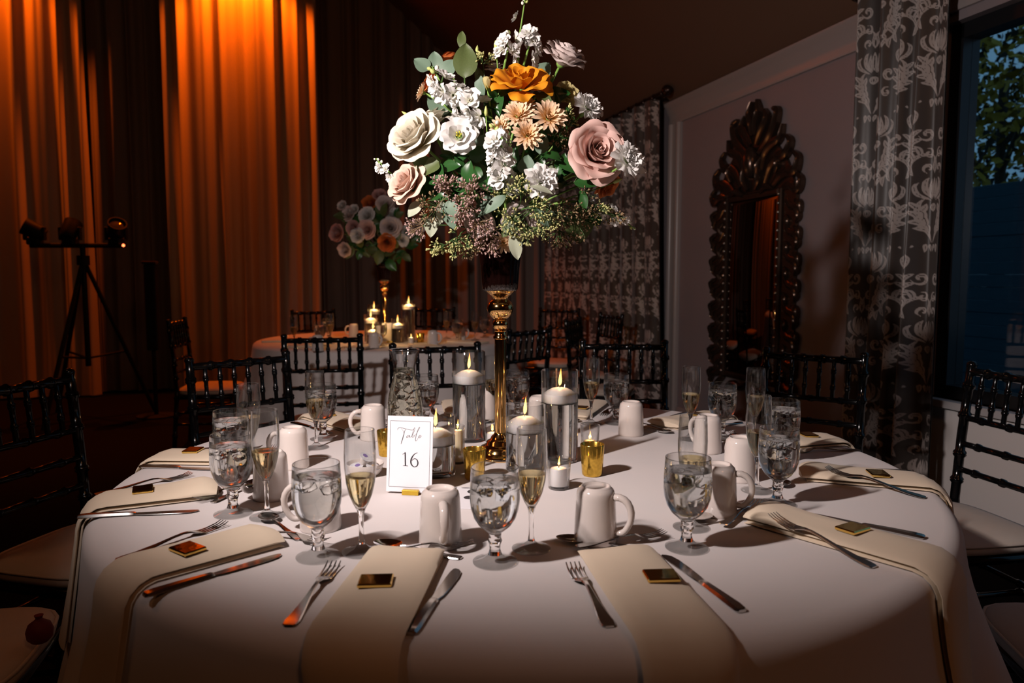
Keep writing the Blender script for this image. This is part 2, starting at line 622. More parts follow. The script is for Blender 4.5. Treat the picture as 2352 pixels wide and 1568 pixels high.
struct('wall_left', wallgeo(LP, 0.0, ROOM_L, 0, TOP, 0.2), M['backwall'])
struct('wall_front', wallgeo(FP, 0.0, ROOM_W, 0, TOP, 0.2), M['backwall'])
g = Geo()
sec = [(-0.2, EAVE - 0.2 * SLOPE), (RIDGE, TOP), (ROOM_W + 0.2, TOP), (ROOM_W + 0.2, TOP + 0.12), (RIDGE - 0.05, TOP + 0.12), (-0.2, EAVE - 0.2 * SLOPE + 0.15)]
v = [BP(s, -0.2, z) for s, z in sec] + [BP(s, ROOM_L + 0.2, z) for s, z in sec]
f = [(i, (i + 1) % 6, 6 + (i + 1) % 6, 6 + i) for i in range(6)] + [(5, 4, 3, 2, 1, 0), (6, 7, 8, 9, 10, 11)]
g.add(v, f)
struct('ceiling', g, M['ceil'])


def moulding(P, a0, a1, prof):
    """run of moulding: prof is a list of (off, z)"""
    v = [P(a0, o, z) for o, z in prof] + [P(a1, o, z) for o, z in prof]
    n = len(prof)
    return Geo().add(v, [(i, (i + 1) % n, n + (i + 1) % n, n + i) for i in range(n)] + [tuple(range(n - 1, -1, -1)), tuple(range(n, 2 * n))])


# crown moulding under the sloping ceiling
struct('trim_1', moulding(WP, 3.06, ROOM_L, [(0, 2.455), (0.018, 2.455), (0.022, 2.475), (0.018, 2.49), (0.020, 2.52), (0.045, 2.56), (0.050, 2.585),
                                             (0.070, 2.60), (0.072, 2.625), (0.0, 2.625)]), M['trim'], sharp=60)
# vertical casing beside the far window: two rounded ribs


def vmoulding(t0, prof, z0, z1):
    v = [WP(t0 + a, o, z0) for a, o in prof] + [WP(t0 + a, o, z1) for a, o in prof]
    n = len(prof)
    return Geo().add(v, [(i, n + i, n + (i + 1) % n, (i + 1) % n) for i in range(n)] + [tuple(range(n)), tuple(range(2 * n - 1, n - 1, -1))])


prof = [(0, 0), (0, 0.02)] + [(0.03 + 0.028 * math.sin(a), 0.02 + 0.022 * math.cos(a)) for a in np.linspace(-PI / 2, PI / 2, 7)] + \
       [(0.075, 0.018), (0.12, 0.016)] + [(0.155 + 0.022 * math.sin(a), 0.02 + 0.018 * math.cos(a)) for a in np.linspace(-PI / 2, PI / 2, 7)] + [(0.185, 0.018), (0.185, 0)]
struct('trim_2', vmoulding(3.06, prof, 0.0, 2.455), M['trim'], sharp=60)
struct('baseboard_right', moulding(WP, 3.23, ROOM_L, [(0, 0), (0.016, 0), (0.016, 0.12), (0.010, 0.14), (0, 0.14)]), M['trim'])


def window(name, hole, mull):
    t0, t1, z0, z1 = hole
    def bx(a, b, o0, o1, c_, d):
        return Geo().add([WP(x, o, z) for z in (c_, d) for x, o in ((a, o0), (b, o0), (b, o1), (a, o1))],
                         [(0, 1, 2, 3), (4, 7, 6, 5), (0, 4, 5, 1), (1, 5, 6, 2), (2, 6, 7, 3), (3, 7, 4, 0)])
    g = Geo()
    for a in ((t0, t0 + 0.07, z0, z1), (t1 - 0.07, t1, z0, z1), (t0, t1, z0, z0 + 0.06), (t0, t1, z1 - 0.07, z1)):
        b = bx(a[0], a[1], -0.15, -0.05, a[2], a[3])
        g.add(b.v, b.f)
    w = struct(name, g, M['frame'])
    for m in mull:
        struct('mullion', bx(m - 0.03, m + 0.03, -0.14, -0.06, z0 + 0.06, z1 - 0.07), M['frame'], w)
    edges = [t0 + 0.07] + [e for m in mull for e in (m - 0.03, m + 0.03)] + [t1 - 0.07]
    for k in range(0, len(edges), 2):
        struct('pane', bx(edges[k], edges[k + 1], -0.106, -0.100, z0 + 0.06, z1 - 0.07), M['pane'], w)
    struct('sill', bx(t0 - 0.05, t1 + 0.05, -0.05, 0.05, z0 - 0.035, z0), M['sill'], w)
    return w


struct('trim_3', moulding(WP, 5.80, 8.36, [(0, 0.0), (0.012, 0.0), (0.012, 0.575), (0, 0.575)]), M['wainscot'])
window('window_1', NEARWIN, (7.05,))
window('window_2', FARWIN, (1.7,))

# ------------------------------------------------------------------ drapes along the back wall
def drapemesh(name, width, z0, z1, nf, amp, mat, seed, nz=10, swag=0.0, per=14):
    r = random.Random(seed)
    ph = [r.uniform(0, 6.28) for _ in range(6)]
    nx = nf * per
    v, f = [], []
    for j in range(nz + 1):
        z = z1 + (z0 - z1) * j / nz
        k = j / nz
        for i in range(nx + 1):
            u = i / nx
            w = 2 * PI * nf * u + 0.8 * math.sin(2 * PI * 1.5 * u + ph[0]) + 0.5 * math.sin(k * 2.2 + ph[1])
            d = amp * (0.55 * math.sin(w) + 0.30 * math.sin(1.63 * w + ph[2] + 0.9 * k) + 0.2 * math.sin(0.41 * w + ph[3] - 1.4 * k))
            x = width * (u - 0.5) + 0.25 * amp * math.sin(w * 1.0 + ph[4] + k) - swag * (k ** 2) * (1 - u) * 0
            d += swag * math.sin(k * 7 + u * 3 + ph[5]) * 0.02
            v.append((x, d, z))
    for j in range(nz):
        for i in range(nx):
            a = j * (nx + 1) + i
            f.append((a, a + nx + 1, a + nx + 2, a + 1))
    n = len(v)
    gg = Geo().add(v, f)
    # a second skin behind gives the cloth its thickness
    gg.add([(p[0], p[1] + 0.006, p[2]) for p in v], [q[::-1] for q in f])
    return gg.mesh(name, mat, 0)


dl = ['dark sheer drape hanging in the far corner beside the damask curtain', 'dark sheer drape behind the far table bouquet',
      'dark sheer drape next to the glowing orange panel', 'dark sheer drape behind the glowing orange panel',
      'dark sheer drape between the two orange panels', 'dark sheer drape behind the orange panel at the photo edge',
      'dark sheer drape beyond the light stand, outermost of the row']
for k in range(7):
    o = ob('wall_drape', drapemesh('wall_drape', 1.24, 0.02, 4.75, 7, 0.055, M['drape'], 30 + k), None, BP(0.66 + 1.22 * k, 0.16, 0), (0, 0, BW_ROT))
    tag(o, dl[k], 'drape', 'grey drapes along the back wall')
o = ob('satin_drape', drapemesh('satin_drape', 1.50, 0.02, 4.80, 8, 0.042, M['satin'], 3, 30, 1.0), None, BP(3.50, 0.40, 0), (0, 0, BW_ROT))
tag(o, 'glowing orange lit satin drape panel behind the far table', 'drape', 'satin panels washed in orange light')
o = ob('satin_drape', drapemesh('satin_drape', 1.55, 0.02, 4.80, 8, 0.042, M['satin'], 5, 24, 1.0), None, BP(5.72, 0.40, 0), (0, 0, BW_ROT))
tag(o, 'orange lit satin drape panel behind the black light stand', 'drape', 'satin panels washed in orange light')

# ------------------------------------------------------------------ damask curtains
def damask_tile(W_=280, H_=526):
    """raster of one mirrored damask repeat; x in 0..0.5 (half tile), y in 0..1.88"""
    def cat(pts, n=26):
        P_ = [np.array(p, float) for p in pts]
        P_ = [2 * P_[0] - P_[1]] + P_ + [2 * P_[-1] - P_[-2]]
        out = []
        for i in range(1, len(P_) - 2):
            for t in np.linspace(0, 1, n // (len(P_) - 3) + 2):
                a, b, c_, d = P_[i - 1], P_[i], P_[i + 1], P_[i + 2]
                out.append(0.5 * (2 * b + (c_ - a) * t + (2 * a - 5 * b + 4 * c_ - d) * t * t + (3 * b - a - 3 * c_ + d) * t ** 3))
        return out
    S = []
    def st(pts, w, k=1.0):
        q = cat(pts)
        n = len(q)
        for i, p_ in enumerate(q):
            u = i / (n - 1)
            S.append((p_[0], p_[1], max(0.006, 1.22 * w * (math.sin(PI * (0.06 + 0.9 * u ** k))))))
    def spiral(cx, cy, r, a0, turns, w):
        st([(cx + r * (1 - 0.8 * t) * math.cos(a0 + turns * t * 6.28), cy + r * (1 - 0.8 * t) * math.sin(a0 + turns * t * 6.28)) for t in np.linspace(0, 1, 9)], w)
    # great acanthus leaf rising from the stem
    st([(0.015, 0.05), (0.07, 0.16), (0.15, 0.28), (0.20, 0.42), (0.19, 0.56), (0.13, 0.64)], 0.030)
    for (x, y, dx, dy, w) in ((0.07, 0.17, 0.05, 0.13, 0.026), (0.12, 0.25, 0.03, 0.15, 0.030), (0.16, 0.33, 0.00, 0.15, 0.032), (0.19, 0.45, -0.07, 0.11, 0.030),
                              (0.10, 0.20, 0.13, 0.04, 0.024), (0.15, 0.28, 0.14, 0.05, 0.026), (0.19, 0.38, 0.12, 0.08, 0.026), (0.20, 0.48, 0.10, 0.10, 0.024)):
        st([(x, y), (x + dx * 0.5 - dy * 0.12, y + dy * 0.5 + dx * 0.12), (x + dx, y + dy)], w)
    spiral(0.36, 0.52, 0.085, 3.4, 1.15, 0.022)
    spiral(0.39, 0.28, 0.065, 2.0, -1.1, 0.018)
    # palmette on the axis
    st([(0.0, 0.66), (0.0, 0.78), (0.0, 0.90)], 0.030)
    st([(0.02, 0.64), (0.07, 0.74), (0.055, 0.88)], 0.026)
    st([(0.03, 0.62), (0.13, 0.72), (0.14, 0.84), (0.10, 0.90)], 0.026)
    st([(0.05, 0.60), (0.20, 0.68), (0.24, 0.78), (0.20, 0.84)], 0.022)
    st([(0.0, 0.56), (0.04, 0.52), (0.0, 0.46)], 0.024)
    spiral(0.11, 1.02, 0.065, -1.2, 1.0, 0.018)
    st([(0.0, 0.96), (0.03, 1.04), (0.015, 1.14), (0.05, 1.20)], 0.018)
    # tendril and side leaves between the repeats
    st([(0.06, 1.16), (0.16, 1.20), (0.26, 1.14), (0.33, 1.02), (0.42, 0.98)], 0.020)
    for (x, y, dx, dy, w) in ((0.20, 1.18, 0.06, 0.13, 0.028), (0.26, 1.13, 0.09, 0.10, 0.028), (0.32, 1.05, 0.10, 0.08, 0.026), (0.30, 1.06, -0.04, -0.13, 0.026),
                              (0.36, 1.00, 0.02, -0.13, 0.026), (0.41, 0.98, 0.07, -0.10, 0.024), (0.42, 0.99, 0.07, 0.05, 0.022)):
        st([(x, y), (x + dx * 0.5 - dy * 0.15, y + dy * 0.5 + dx * 0.15), (x + dx, y + dy)], w)
    # the half-drop copy of the leaf at the edge of the tile
    base = list(S)
    for (x, y, r) in base:
        if y < 0.95:
            S.append((0.5 - x, y + 0.94, r * 0.95))
    xs = np.linspace(0, 0.5, W_ // 2)
    ys = np.linspace(0, 1.88, H_)
    X, Y = np.meshgrid(xs, ys)
    D = np.full(X.shape, 9.0)
    C = np.full(X.shape, 9.0)
    A = np.array(S)
    for (x, y, r) in A:
        for yy in (y, y - 1.88):
            if yy > -0.1:
                d = np.hypot(X - x, Y - yy)
                D = np.minimum(D, d - r)
                if r > 0.020:                    # the woven vein along each leaf
                    C = np.minimum(C, d)
    vein = np.clip((C - 0.0035) / 0.006, 0, 1)
    return np.clip(0.5 - D / 0.014, 0, 1) * (0.25 + 0.75 * vein)


TILE = damask_tile()


def damask_curtain(name, t0, t1, off, z0, z1, nf, amp, fullness, tile_w, phase, nx, nz, mat, seed, lean=0.0, part_group=None):
    r = random.Random(seed)
    ph = [r.uniform(0, 6.28) for _ in range(4)]
    us = np.linspace(0, 1, nx + 1)
    w = 2 * PI * nf * us + 0.7 * np.sin(2 * PI * us * 1.3 + ph[0])
    prof = amp * (0.8 * np.sin(w) + 0.25 * np.sin(1.9 * w + ph[1]))
    wid = (t1 - t0)
    arc = us * wid * fullness                       # cloth coordinate
    zz = np.linspace(z1, z0, nz + 1)
    V_, dam = [], []
    H_, W2 = TILE.shape
    for j, z in enumerate(zz):
        k = (z1 - z) / (z1 - z0)
        pinch = 0.93 + 0.07 * k
        for i in range(nx + 1):
            t = t0 + wid * (0.5 + (us[i] - 0.5) * pinch) + lean * k
            V_.append(tuple(WP(t, off + prof[i] * (0.75 + 0.3 * math.sin(2.3 * k + ph[2] + 3 * us[i])), z)))
        tx = np.abs(((arc / tile_w + phase) % 1.0) - 0.5)
        ty = ((z / tile_w) % 1.88)
        iy = min(H_ - 1, int(ty / 1.88 * (H_ - 1)))
        ix = np.clip((tx / 0.5 * (W2 - 1)).astype(int), 0, W2 - 1)
        dam.append(TILE[iy][ix])
    dam = np.concatenate(dam).astype(np.float32)
    f = []
    for j in range(nz):
        for i in range(nx):
            a = j * (nx + 1) + i
            f.append((a, a + 1, a + nx + 2, a + nx + 1))
    gg = Geo()
    gg.v, gg.f = V_, f
    me = gg.mesh(name, mat, 0)
    at = me.attributes.new('damask', 'FLOAT', 'POINT')
    at.data.foreach_set('value', dam)
    th = thing(name, '', 'curtain', WP((t0 + t1) / 2, off, 0))
    o = ob('curtain_cloth', me, th, -Vector(th.location))
    # lining: a plain skin just behind the print
    lin = Geo()
    st = 4
    rows = list(range(0, nz + 1, 12)) + ([nz] if nz % 12 else [])
    cols = list(range(0, nx + 1, st)) + ([nx] if nx % st else [])
    back = -E1 * 0.008
    for j in rows:
        for i in cols:
            lin.v.append(tuple(Vector(V_[j * (nx + 1) + i]) + back))
    m = len(cols)
    for j in range(len(rows) - 1):
        for i in range(m - 1):
            a = j * m + i
            lin.f.append((a, a + m, a + m + 1, a + 1))
    ob('lining', lin.mesh('lining', M['damask_plain'], 0), th, -Vector(th.location))
    return th


M['damask'] = damaskmat('damask_weave', (0.060, 0.048, 0.043), (0.44, 0.385, 0.36))
M['damask_plain'] = pmat('curtain_lining', (0.05, 0.04, 0.035), 0.8)
c1 = damask_curtain('damask_curtain', 5.40, 5.93, 0.15, 0.03, 2.67, 4, 0.085, 1.75, 0.36, 0.17, 230, 460, M['damask'], 4, lean=-0.02)
c1['label'] = 'tall damask curtain hanging between the ornate mirror and the window'
c2 = damask_curtain('damask_curtain', 0.25, 3.19, 0.15, 0.03, 2.67, 12, 0.065, 1.6, 0.42, 0.36, 330, 300, M['damask'], 9)
c2['label'] = 'wide damask curtain in the far corner behind the bouquet'
for cc in (c1, c2):
    cc['group'] = 'damask curtains on the wall with windows'


def rod(t0, t1, label):
    th = thing('curtain_rod', label, 'curtain rod', WP((t0 + t1) / 2, 0.15, 2.685), RW_ROT, 'dark curtain rods')
    h = (t1 - t0) / 2
    ob('pole', Geo().tube([(-h, 0, 0), (h, 0, 0)], 0.017, 12).mesh('pole', M['rod']), th)
    fin = Geo().lathe([(0.0, -0.01), (0.018, -0.01), (0.022, 0.0), (0.018, 0.012), (0.024, 0.02), (0.040, 0.035), (0.046, 0.055), (0.040, 0.075), (0.022, 0.088), (0.028, 0.096), (0.016, 0.108), (0, 0.112)], 16).mesh('finial', M['rod'])
    ob('finial', fin, th, (h, 0, 0), (0, PI / 2, 0))
    ob('finial', fin, th, (-h, 0, 0), (0, -PI / 2, 0))
    for x in (-h + 0.12, h - 0.12):
        ob('bracket', Geo().box(x - 0.012, x + 0.012, 0.0, 0.150, -0.034, -0.016).mesh('bracket', M['rod']), th)
    ring = Geo().tube([(0, 0.024 * math.cos(a), 0.024 * math.sin(a)) for a in np.linspace(0, 2 * PI, 15)], 0.004, 6, False).mesh('ring', M['rod'])
    for k in range(int((t1 - t0) / 0.16)):
        ob('ring', ring, th, (-h + 0.2 + 0.16 * k, 0, -0.005))
    return th


rod(0.12, 3.20, 'dark bronze curtain rod over the far damask curtain')
rod(5.42, 8.9, 'dark bronze curtain rod over the near damask curtain')

# ------------------------------------------------------------------ ornate standing mirror on the right wall
MW, MZ0, MZ1 = 0.99, 0.43, 1.76
mir = thing('wall_mirror', 'tall ornate antiqued mirror with carved leaf crown on the taupe wall', 'mirror', WP(4.27, 0.0, MZ0), RW_ROT)
hw = MW / 2
zb, zt = 0.0, MZ1 - MZ0


def panel(x0, x1, z0, z1, d, b, name, mat):
    g = Geo().add([(x0, 0.0, z0), (x1, 0.0, z0), (x1, 0.0, z1), (x0, 0.0, z1), (x0, -d, z0), (x1, -d, z0), (x1, -d, z1), (x0, -d, z1),
                   (x0 + b, -d - 0.008, z0 + b), (x1 - b, -d - 0.008, z0 + b), (x1 - b, -d - 0.008, z1 - b), (x0 + b, -d - 0.008, z1 - b)],
                  [(3, 2, 1, 0), (0, 1, 5, 4), (1, 2, 6, 5), (2, 3, 7, 6), (3, 0, 4, 7), (4, 5, 9, 8), (5, 6, 10, 9), (6, 7, 11, 10), (7, 4, 8, 11), (8, 9, 10, 11)])
    return ob(name, g.mesh(name, mat, 20), mir)


gw = 0.29                        # half width of the glass
panel(-gw, gw, 0.10, zt - 0.02, 0.02, 0.028, 'mirror_glass', M['mirror'])
panel(-gw - 0.035, -gw, 0.06, zt + 0.02, 0.03, 0.010, 'inner_frame_stile', M['antique'])
panel(gw, gw + 0.035, 0.06, zt + 0.02, 0.03, 0.010, 'inner_frame_stile', M['antique'])
panel(-gw, gw, zt - 0.02, zt + 0.02, 0.03, 0.010, 'inner_frame_rail', M['antique'])
panel(-gw, gw, 0.06, 0.10, 0.03, 0.010, 'inner_frame_rail', M['antique'])
panel(-hw + 0.03, -gw - 0.035, 0.05, zt + 0.02, 0.012, 0.012, 'border_strip', M['antique'])
panel(gw + 0.035, hw - 0.03, 0.05, zt + 0.02, 0.012, 0.012, 'border_strip', M['antique'])
bead = Geo().ball((0, 0, 0), 0.011, 8, 5).mesh('bead', M['bead'])
for k in range(22):
    for sx in (-1, 1):
        ob('bead', bead, mir, (sx * (gw + 0.0175), -0.042, 0.10 + k * (zt - 0.12) / 21))


def carved_leaf(pts, w, name='carved_leaf', th=0.02, base=0.02):
    """fleshy scrolled leaf lying against the wall: flattened tapering tube through pts (x, z) with a ridge"""
    q = []
    for i in range(len(pts) - 1):
        a, b = Vector((pts[i][0], pts[i][1])), Vector((pts[i + 1][0], pts[i + 1][1]))
        for k in range(4):
            q.append(a.lerp(b, k / 4))
    q.append(Vector(pts[-1]))
    for _ in range(2):
        q = [q[0]] + [(q[i - 1] + q[i] * 2 + q[i + 1]) / 4 for i in range(1, len(q) - 1)] + [q[-1]]
    n = len(q)
    v, f = [], []
    for i, p in enumerate(q):
        t = (q[min(i + 1, n - 1)] - q[max(i - 1, 0)]).normalized()
        nn = Vector((-t.y, t.x))
        u = i / (n - 1)
        ww = w * (0.25 + 0.75 * math.sin(PI * (0.12 + 0.8 * u))) * (1 - 0.4 * u)
        hh = th * (0.5 + 0.8 * math.sin(PI * u))
        for k, (s_, d) in enumerate(((-1, 0.0), (-0.95, 0.55), (-0.45, 0.75), (0, 1.25), (0.45, 0.75), (0.95, 0.55), (1, 0.0))):
            v.append((p.x + nn.x * ww * s_, -base * (0.3 if d == 0 else 1) - hh * d, p.y + nn.y * ww * s_))
    for i in range(n - 1):
        for k in range(6):
            a = i * 7 + k
            f.append((a, a + 1, a + 8, a + 7))
        f.append((i * 7 + 6, i * 7, i * 7 + 7, i * 7 + 13))
    f.append(tuple(range(6, -1, -1)))
    f.append(tuple((n - 1) * 7 + k for k in range(7)))
    return ob(name, Geo().add(v, f).mesh(name, M['antique'], 50), mir)


Z = zt
# crown: central plume and oval, mirrored scroll leaves stepping down
for sx in (-1, 1):
    def L(pts, w, **k):
        carved_leaf([(sx * x, z) for x, z in pts], w, **k)
    L([(0.015, Z + 0.40), (0.02, Z + 0.48), (0.06, Z + 0.55), (0.03, Z + 0.63)], 0.034, base=0.035)
    L([(0.03, Z + 0.34), (0.09, Z + 0.42), (0.15, Z + 0.49), (0.11, Z + 0.55)], 0.042, base=0.03)
    L([(0.06, Z + 0.28), (0.16, Z + 0.34), (0.22, Z + 0.41), (0.26, Z + 0.52), (0.20, Z + 0.54)], 0.044, base=0.03)
    L([(0.10, Z + 0.16), (0.13, Z + 0.26), (0.20, Z + 0.31), (0.29, Z + 0.33), (0.31, Z + 0.42)], 0.042, base=0.03)
    L([(0.14, Z + 0.07), (0.19, Z + 0.17), (0.27, Z + 0.22), (0.35, Z + 0.22), (0.40, Z + 0.30), (0.35, Z + 0.34)], 0.044, base=0.028)
    L([(0.22, Z + 0.04), (0.30, Z + 0.10), (0.37, Z + 0.12), (0.45, Z + 0.10), (0.48, Z + 0.19), (0.42, Z + 0.23)], 0.044, base=0.028)
    L([(0.33, Z + 0.02), (0.41, Z + 0.03), (0.48, Z - 0.02), (0.51, Z + 0.05), (0.47, Z + 0.09)], 0.036, base=0.028)
    L([(0.04, Z + 0.04), (0.09, Z + 0.10), (0.07, Z + 0.19), (0.11, Z + 0.24)], 0.032, base=0.04)
    L([(0.10, Z + 0.01), (0.17, Z + 0.05), (0.24, Z + 0.02)], 0.026, base=0.04)
    L([(0.25, Z + 0.12), (0.29, Z + 0.18), (0.25, Z + 0.24)], 0.026, base=0.035)
    # side borders: alternating leaves down both stiles
    for k in range(8):
        z = Z - 0.06 - k * 0.165
        L([(hw - 0.14, z), (hw - 0.09, z - 0.05), (hw - 0.03, z - 0.06), (hw + 0.00, z - 0.12), (hw - 0.04, z - 0.15)], 0.030, base=0.015)
        L([(hw - 0.05, z - 0.01), (hw + 0.005, z - 0.03), (hw + 0.01, z - 0.09)], 0.020, base=0.02)
        L([(hw - 0.14, z - 0.10), (hw - 0.10, z - 0.13), (hw - 0.11, z - 0.18)], 0.020, base=0.02)
    # lower corner drops
    L([(gw + 0.02, 0.06), (gw + 0.10, 0.00), (gw + 0.15, -0.07), (gw + 0.08, -0.12), (gw + 0.04, -0.06)], 0.032, base=0.02)
    L([(0.04, 0.03), (0.12, 0.00), (0.20, 0.03), (0.28, -0.02)], 0.030, base=0.02)
ob('crown_boss', Geo().ball((0, -0.045, Z + 0.22), 0.062, 16, 10, 1.75).mesh('crown_boss', M['antique']), mir)
ob('crown_backing', Geo().add([(x, y, z) for y in (0.0, -0.02) for x, z in ((-0.44, Z + 0.02), (0.44, Z + 0.02), (0.36, Z + 0.18), (0.22, Z + 0.33), (0.05, Z + 0.46), (-0.05, Z + 0.46), (-0.22, Z + 0.33), (-0.36, Z + 0.18))],
                              [tuple(range(7, -1, -1))[::-1], tuple(range(15, 7, -1))] + [(i, (i + 1) % 8, 8 + (i + 1) % 8, 8 + i) for i in range(8)]).mesh('crown_backing', M['antique'], 30), mir)

# ------------------------------------------------------------------ outside the near window: fence, trees, ground
g = Geo()
c = [WP(-4, -0.25, -0.1), WP(16, -0.25, -0.1), WP(16, -16, -0.1), WP(-4, -16, -0.1)]
g.add(c + [p - Vector((0, 0, 0.2)) for p in c], [(0, 1, 2, 3), (7, 6, 5, 4), (0, 4, 5, 1), (1, 5, 6, 2), (2, 6, 7, 3), (3, 7, 4, 0)])
struct('ground_outside', g, M['ground'])
fence = thing('garden_fence', 'blue-grey board fence in the garden outside the window', 'fence', WP(4.0, -3.2, -0.1), RW_ROT)
bd = Geo().bbox(-3.2, 3.2, -0.012, 0.012, 0, 0.118, 0.004).mesh('board', M['fence'], 30)
for k in range(18):
    ob('board', bd, fence, (0, rnd.uniform(-0.004, 0.004), 0.03 + 0.1185 * k))
for x in (-3.1, -1.5, 0.1, 1.6, 3.1):
    ob('fence_post', Geo().bbox(x - 0.05, x + 0.05, 0.013, 0.11, 0, 2.22, 0.008).mesh('fence_post', M['fence'], 30), fence)


def leafcloud(n, ctr, rad, size, r):
    g = Geo()
    for _ in range(n):
        d = Vector((r.gauss(0, 1), r.gauss(0, 1), r.gauss(0, 1))).normalized() * (r.random() ** 0.4)
        p = Vector(ctr) + Vector((d.x * rad[0], d.y * rad[1], d.z * rad[2]))
        a = Vector((r.gauss(0, 1), r.gauss(0, 1), r.gauss(0, 1))).normalized()
        b = a.cross(Vector((r.gauss(0, 1), r.gauss(0, 1), r.gauss(0, 1)))).normalized()
        s = size * r.uniform(0.6, 1.3)
        m = p + a * s * 0.5 + a.cross(b) * s * 0.12
        g.add([p, p + a * s * 0.5 + b * s * 0.32, p + a * s, p + a * s * 0.5 - b * s * 0.32, m], [(0, 4, 1), (1, 4, 2), (2, 4, 3), (3, 4, 0)])
    return g


def tree(t, off, h, rad, n, mat, label, seed):
    r = random.Random(seed)
    th = thing('tree', label, 'tree', WP(t, off, -0.1), 0, 'trees outside the window')
    ob('trunk', Geo().tube([(0, 0, 0), (0.05, 0.02, h * 0.4), (0, 0.05, h * 0.8)], [0.11, 0.08, 0.03], 8).mesh('trunk', M['bark']), th)
    for k in range(5):
        a = k * 1.3 + seed
        ob('branch', Geo().tube([(0.03, 0.02, h * (0.42 + 0.07 * k)), (0.5 * math.cos(a), 0.5 * math.sin(a), h * (0.55 + 0.07 * k)), (rad * 0.8 * math.cos(a), rad * 0.8 * math.sin(a), h * (0.64 + 0.07 * k))], [0.04, 0.025, 0.01], 6).mesh('branch', M['bark']), th)
    lv = ob('foliage', leafcloud(n, (0, 0, h * 0.72), (rad, rad, h * 0.42), 0.16, r).mesh('foliage', mat, 0), th)
    lv['kind'] = 'stuff'


tree(1.6, -5.2, 4.6, 1.5, 1500, M['leaf_y'], 'yellow autumn tree beyond the fence outside the window', 2)
tree(4.6, -6.4, 5.4, 1.9, 2200, M['leaf_g'], 'dark green tree beyond the fence outside the window', 3)
tree(-0.6, -7.0, 5.6, 2.0, 2000, M['leaf_g'], 'dark tree behind the yellow autumn tree outside', 5)


# ------------------------------------------------------------------ round tables under white linen
TZ = 0.76                      # height of the cloth on top
RE, RHO = 0.884, 0.036         # radius where the cloth starts to turn down, radius of the turn


def make_wave(seed):
    r = random.Random(seed)
    c_ = [(n, r.uniform(0, 6.28), a) for n, a in ((5, 0.25), (9, 0.45), (13, 0.55), (19, 0.28), (27, 0.12))]
    def w(th):
        return sum(a * math.cos(n * th + p) for n, p, a in c_)
    return w


def clothpoint(th, e, wave, lift=0.0):
    """point of the cloth e metres beyond the turn, at angle th; lift raises it along the normal"""
    q = RHO * PI / 2
    if e <= 0:
        return Vector(((RE + e) * math.cos(th), (RE + e) * math.sin(th), TZ + lift))
    if e < q:
        a = e / RHO
        r = RE + (RHO + lift) * math.sin(a)
        return Vector((r * math.cos(th), r * math.sin(th), TZ - RHO + (RHO + lift) * math.cos(a)))
    d = e - q
    amp = 0.050 * sstep(0.0, 0.45, d)
    r = RE + RHO + lift + 0.125 * d + amp * (0.6 + wave(th))
    return Vector((r * math.cos(th), r * math.sin(th), TZ - RHO - d))


def tablecloth(name, loc, seed, n=288):
    wave = make_wave(seed)
    es = [-RE + 0.001, -0.6, -0.3, -0.1, 0] + [RHO * PI / 2 * k / 6 for k in range(1, 7)] + [RHO * PI / 2 + 0.70 * k / 16 for k in range(1, 17)]
    v, f = [], []
    for e in es:
        for k in range(n):
            v.append(tuple(clothpoint(2 * PI * k / n, e, wave)))
    m = len(es)
    for j in range(m - 1):
        for k in range(n):
            k2 = (k + 1) % n
            f.append((j * n + k, (j + 1) * n + k, (j + 1) * n + k2, j * n + k2))
    f.append(tuple(range(n)))
    g = Geo().add(v, f)
    o = ob(name, g.mesh(name, M['cloth'], 0), None, loc)
    return o, wave


def under_table(label, loc):
    th = thing('round_table', label, 'table', loc, 0, 'round banquet tables')
    ob('tabletop', Geo().lathe([(0, 0.70), (0.86, 0.70), (0.872, 0.715), (0.872, 0.735), (0.86, 0.748), (0, 0.748)], 48).mesh('tabletop', M['bark'], 30), th)
    for k in range(4):
        a = PI / 4 + k * PI / 2
        ob('leg', Geo().tube([(0.52 * math.cos(a), 0.52 * math.sin(a), 0.70), (0.60 * math.cos(a), 0.60 * math.sin(a), 0.0)], 0.018, 8).mesh('leg', M['equip']), th)


under_table('round banquet table under the brightly lit white cloth', (0, 0, 0))
FT = Vector((-0.95, 3.65, 0))
under_table('round banquet table under the dim cloth by the drapes', FT)
cl, WAVE = tablecloth('tablecloth', (0, 0, 0), 11)
tag(cl, 'white linen tablecloth draped to the floor over the near table', 'tablecloth', 'white tablecloths')
cl2, WAVE2 = tablecloth('tablecloth', FT, 23, 192)
tag(cl2, 'white linen tablecloth on the far table lit by candles', 'tablecloth', 'white tablecloths')

# ------------------------------------------------------------------ chiavari chairs
def ringed(length, r, rings, ends=True):
    """bamboo-like turned bar along z with swollen nodes"""
    zs = [0.0]
    prof = [(0, 0), (r, 0)]
    for k in rings:
        z = k * length
        prof += [(r, z - 0.013), (r * 1.28, z - 0.008), (r * 1.40, z - 0.002), (r * 1.18, z), (r * 1.40, z + 0.002), (r * 1.28, z + 0.008), (r, z + 0.013)]
    prof += [(r, length), (0, length)]
    return prof


def between(p0, p1, r, rings, n=8):
    p0, p1 = Vector(p0), Vector(p1)
    d = p1 - p0
    g = Geo().lathe(ringed(d.length, r, rings), n)
    return g.xf(Matrix.Translation(p0) @ d.to_track_quat('Z', 'Y').to_matrix().to_4x4())


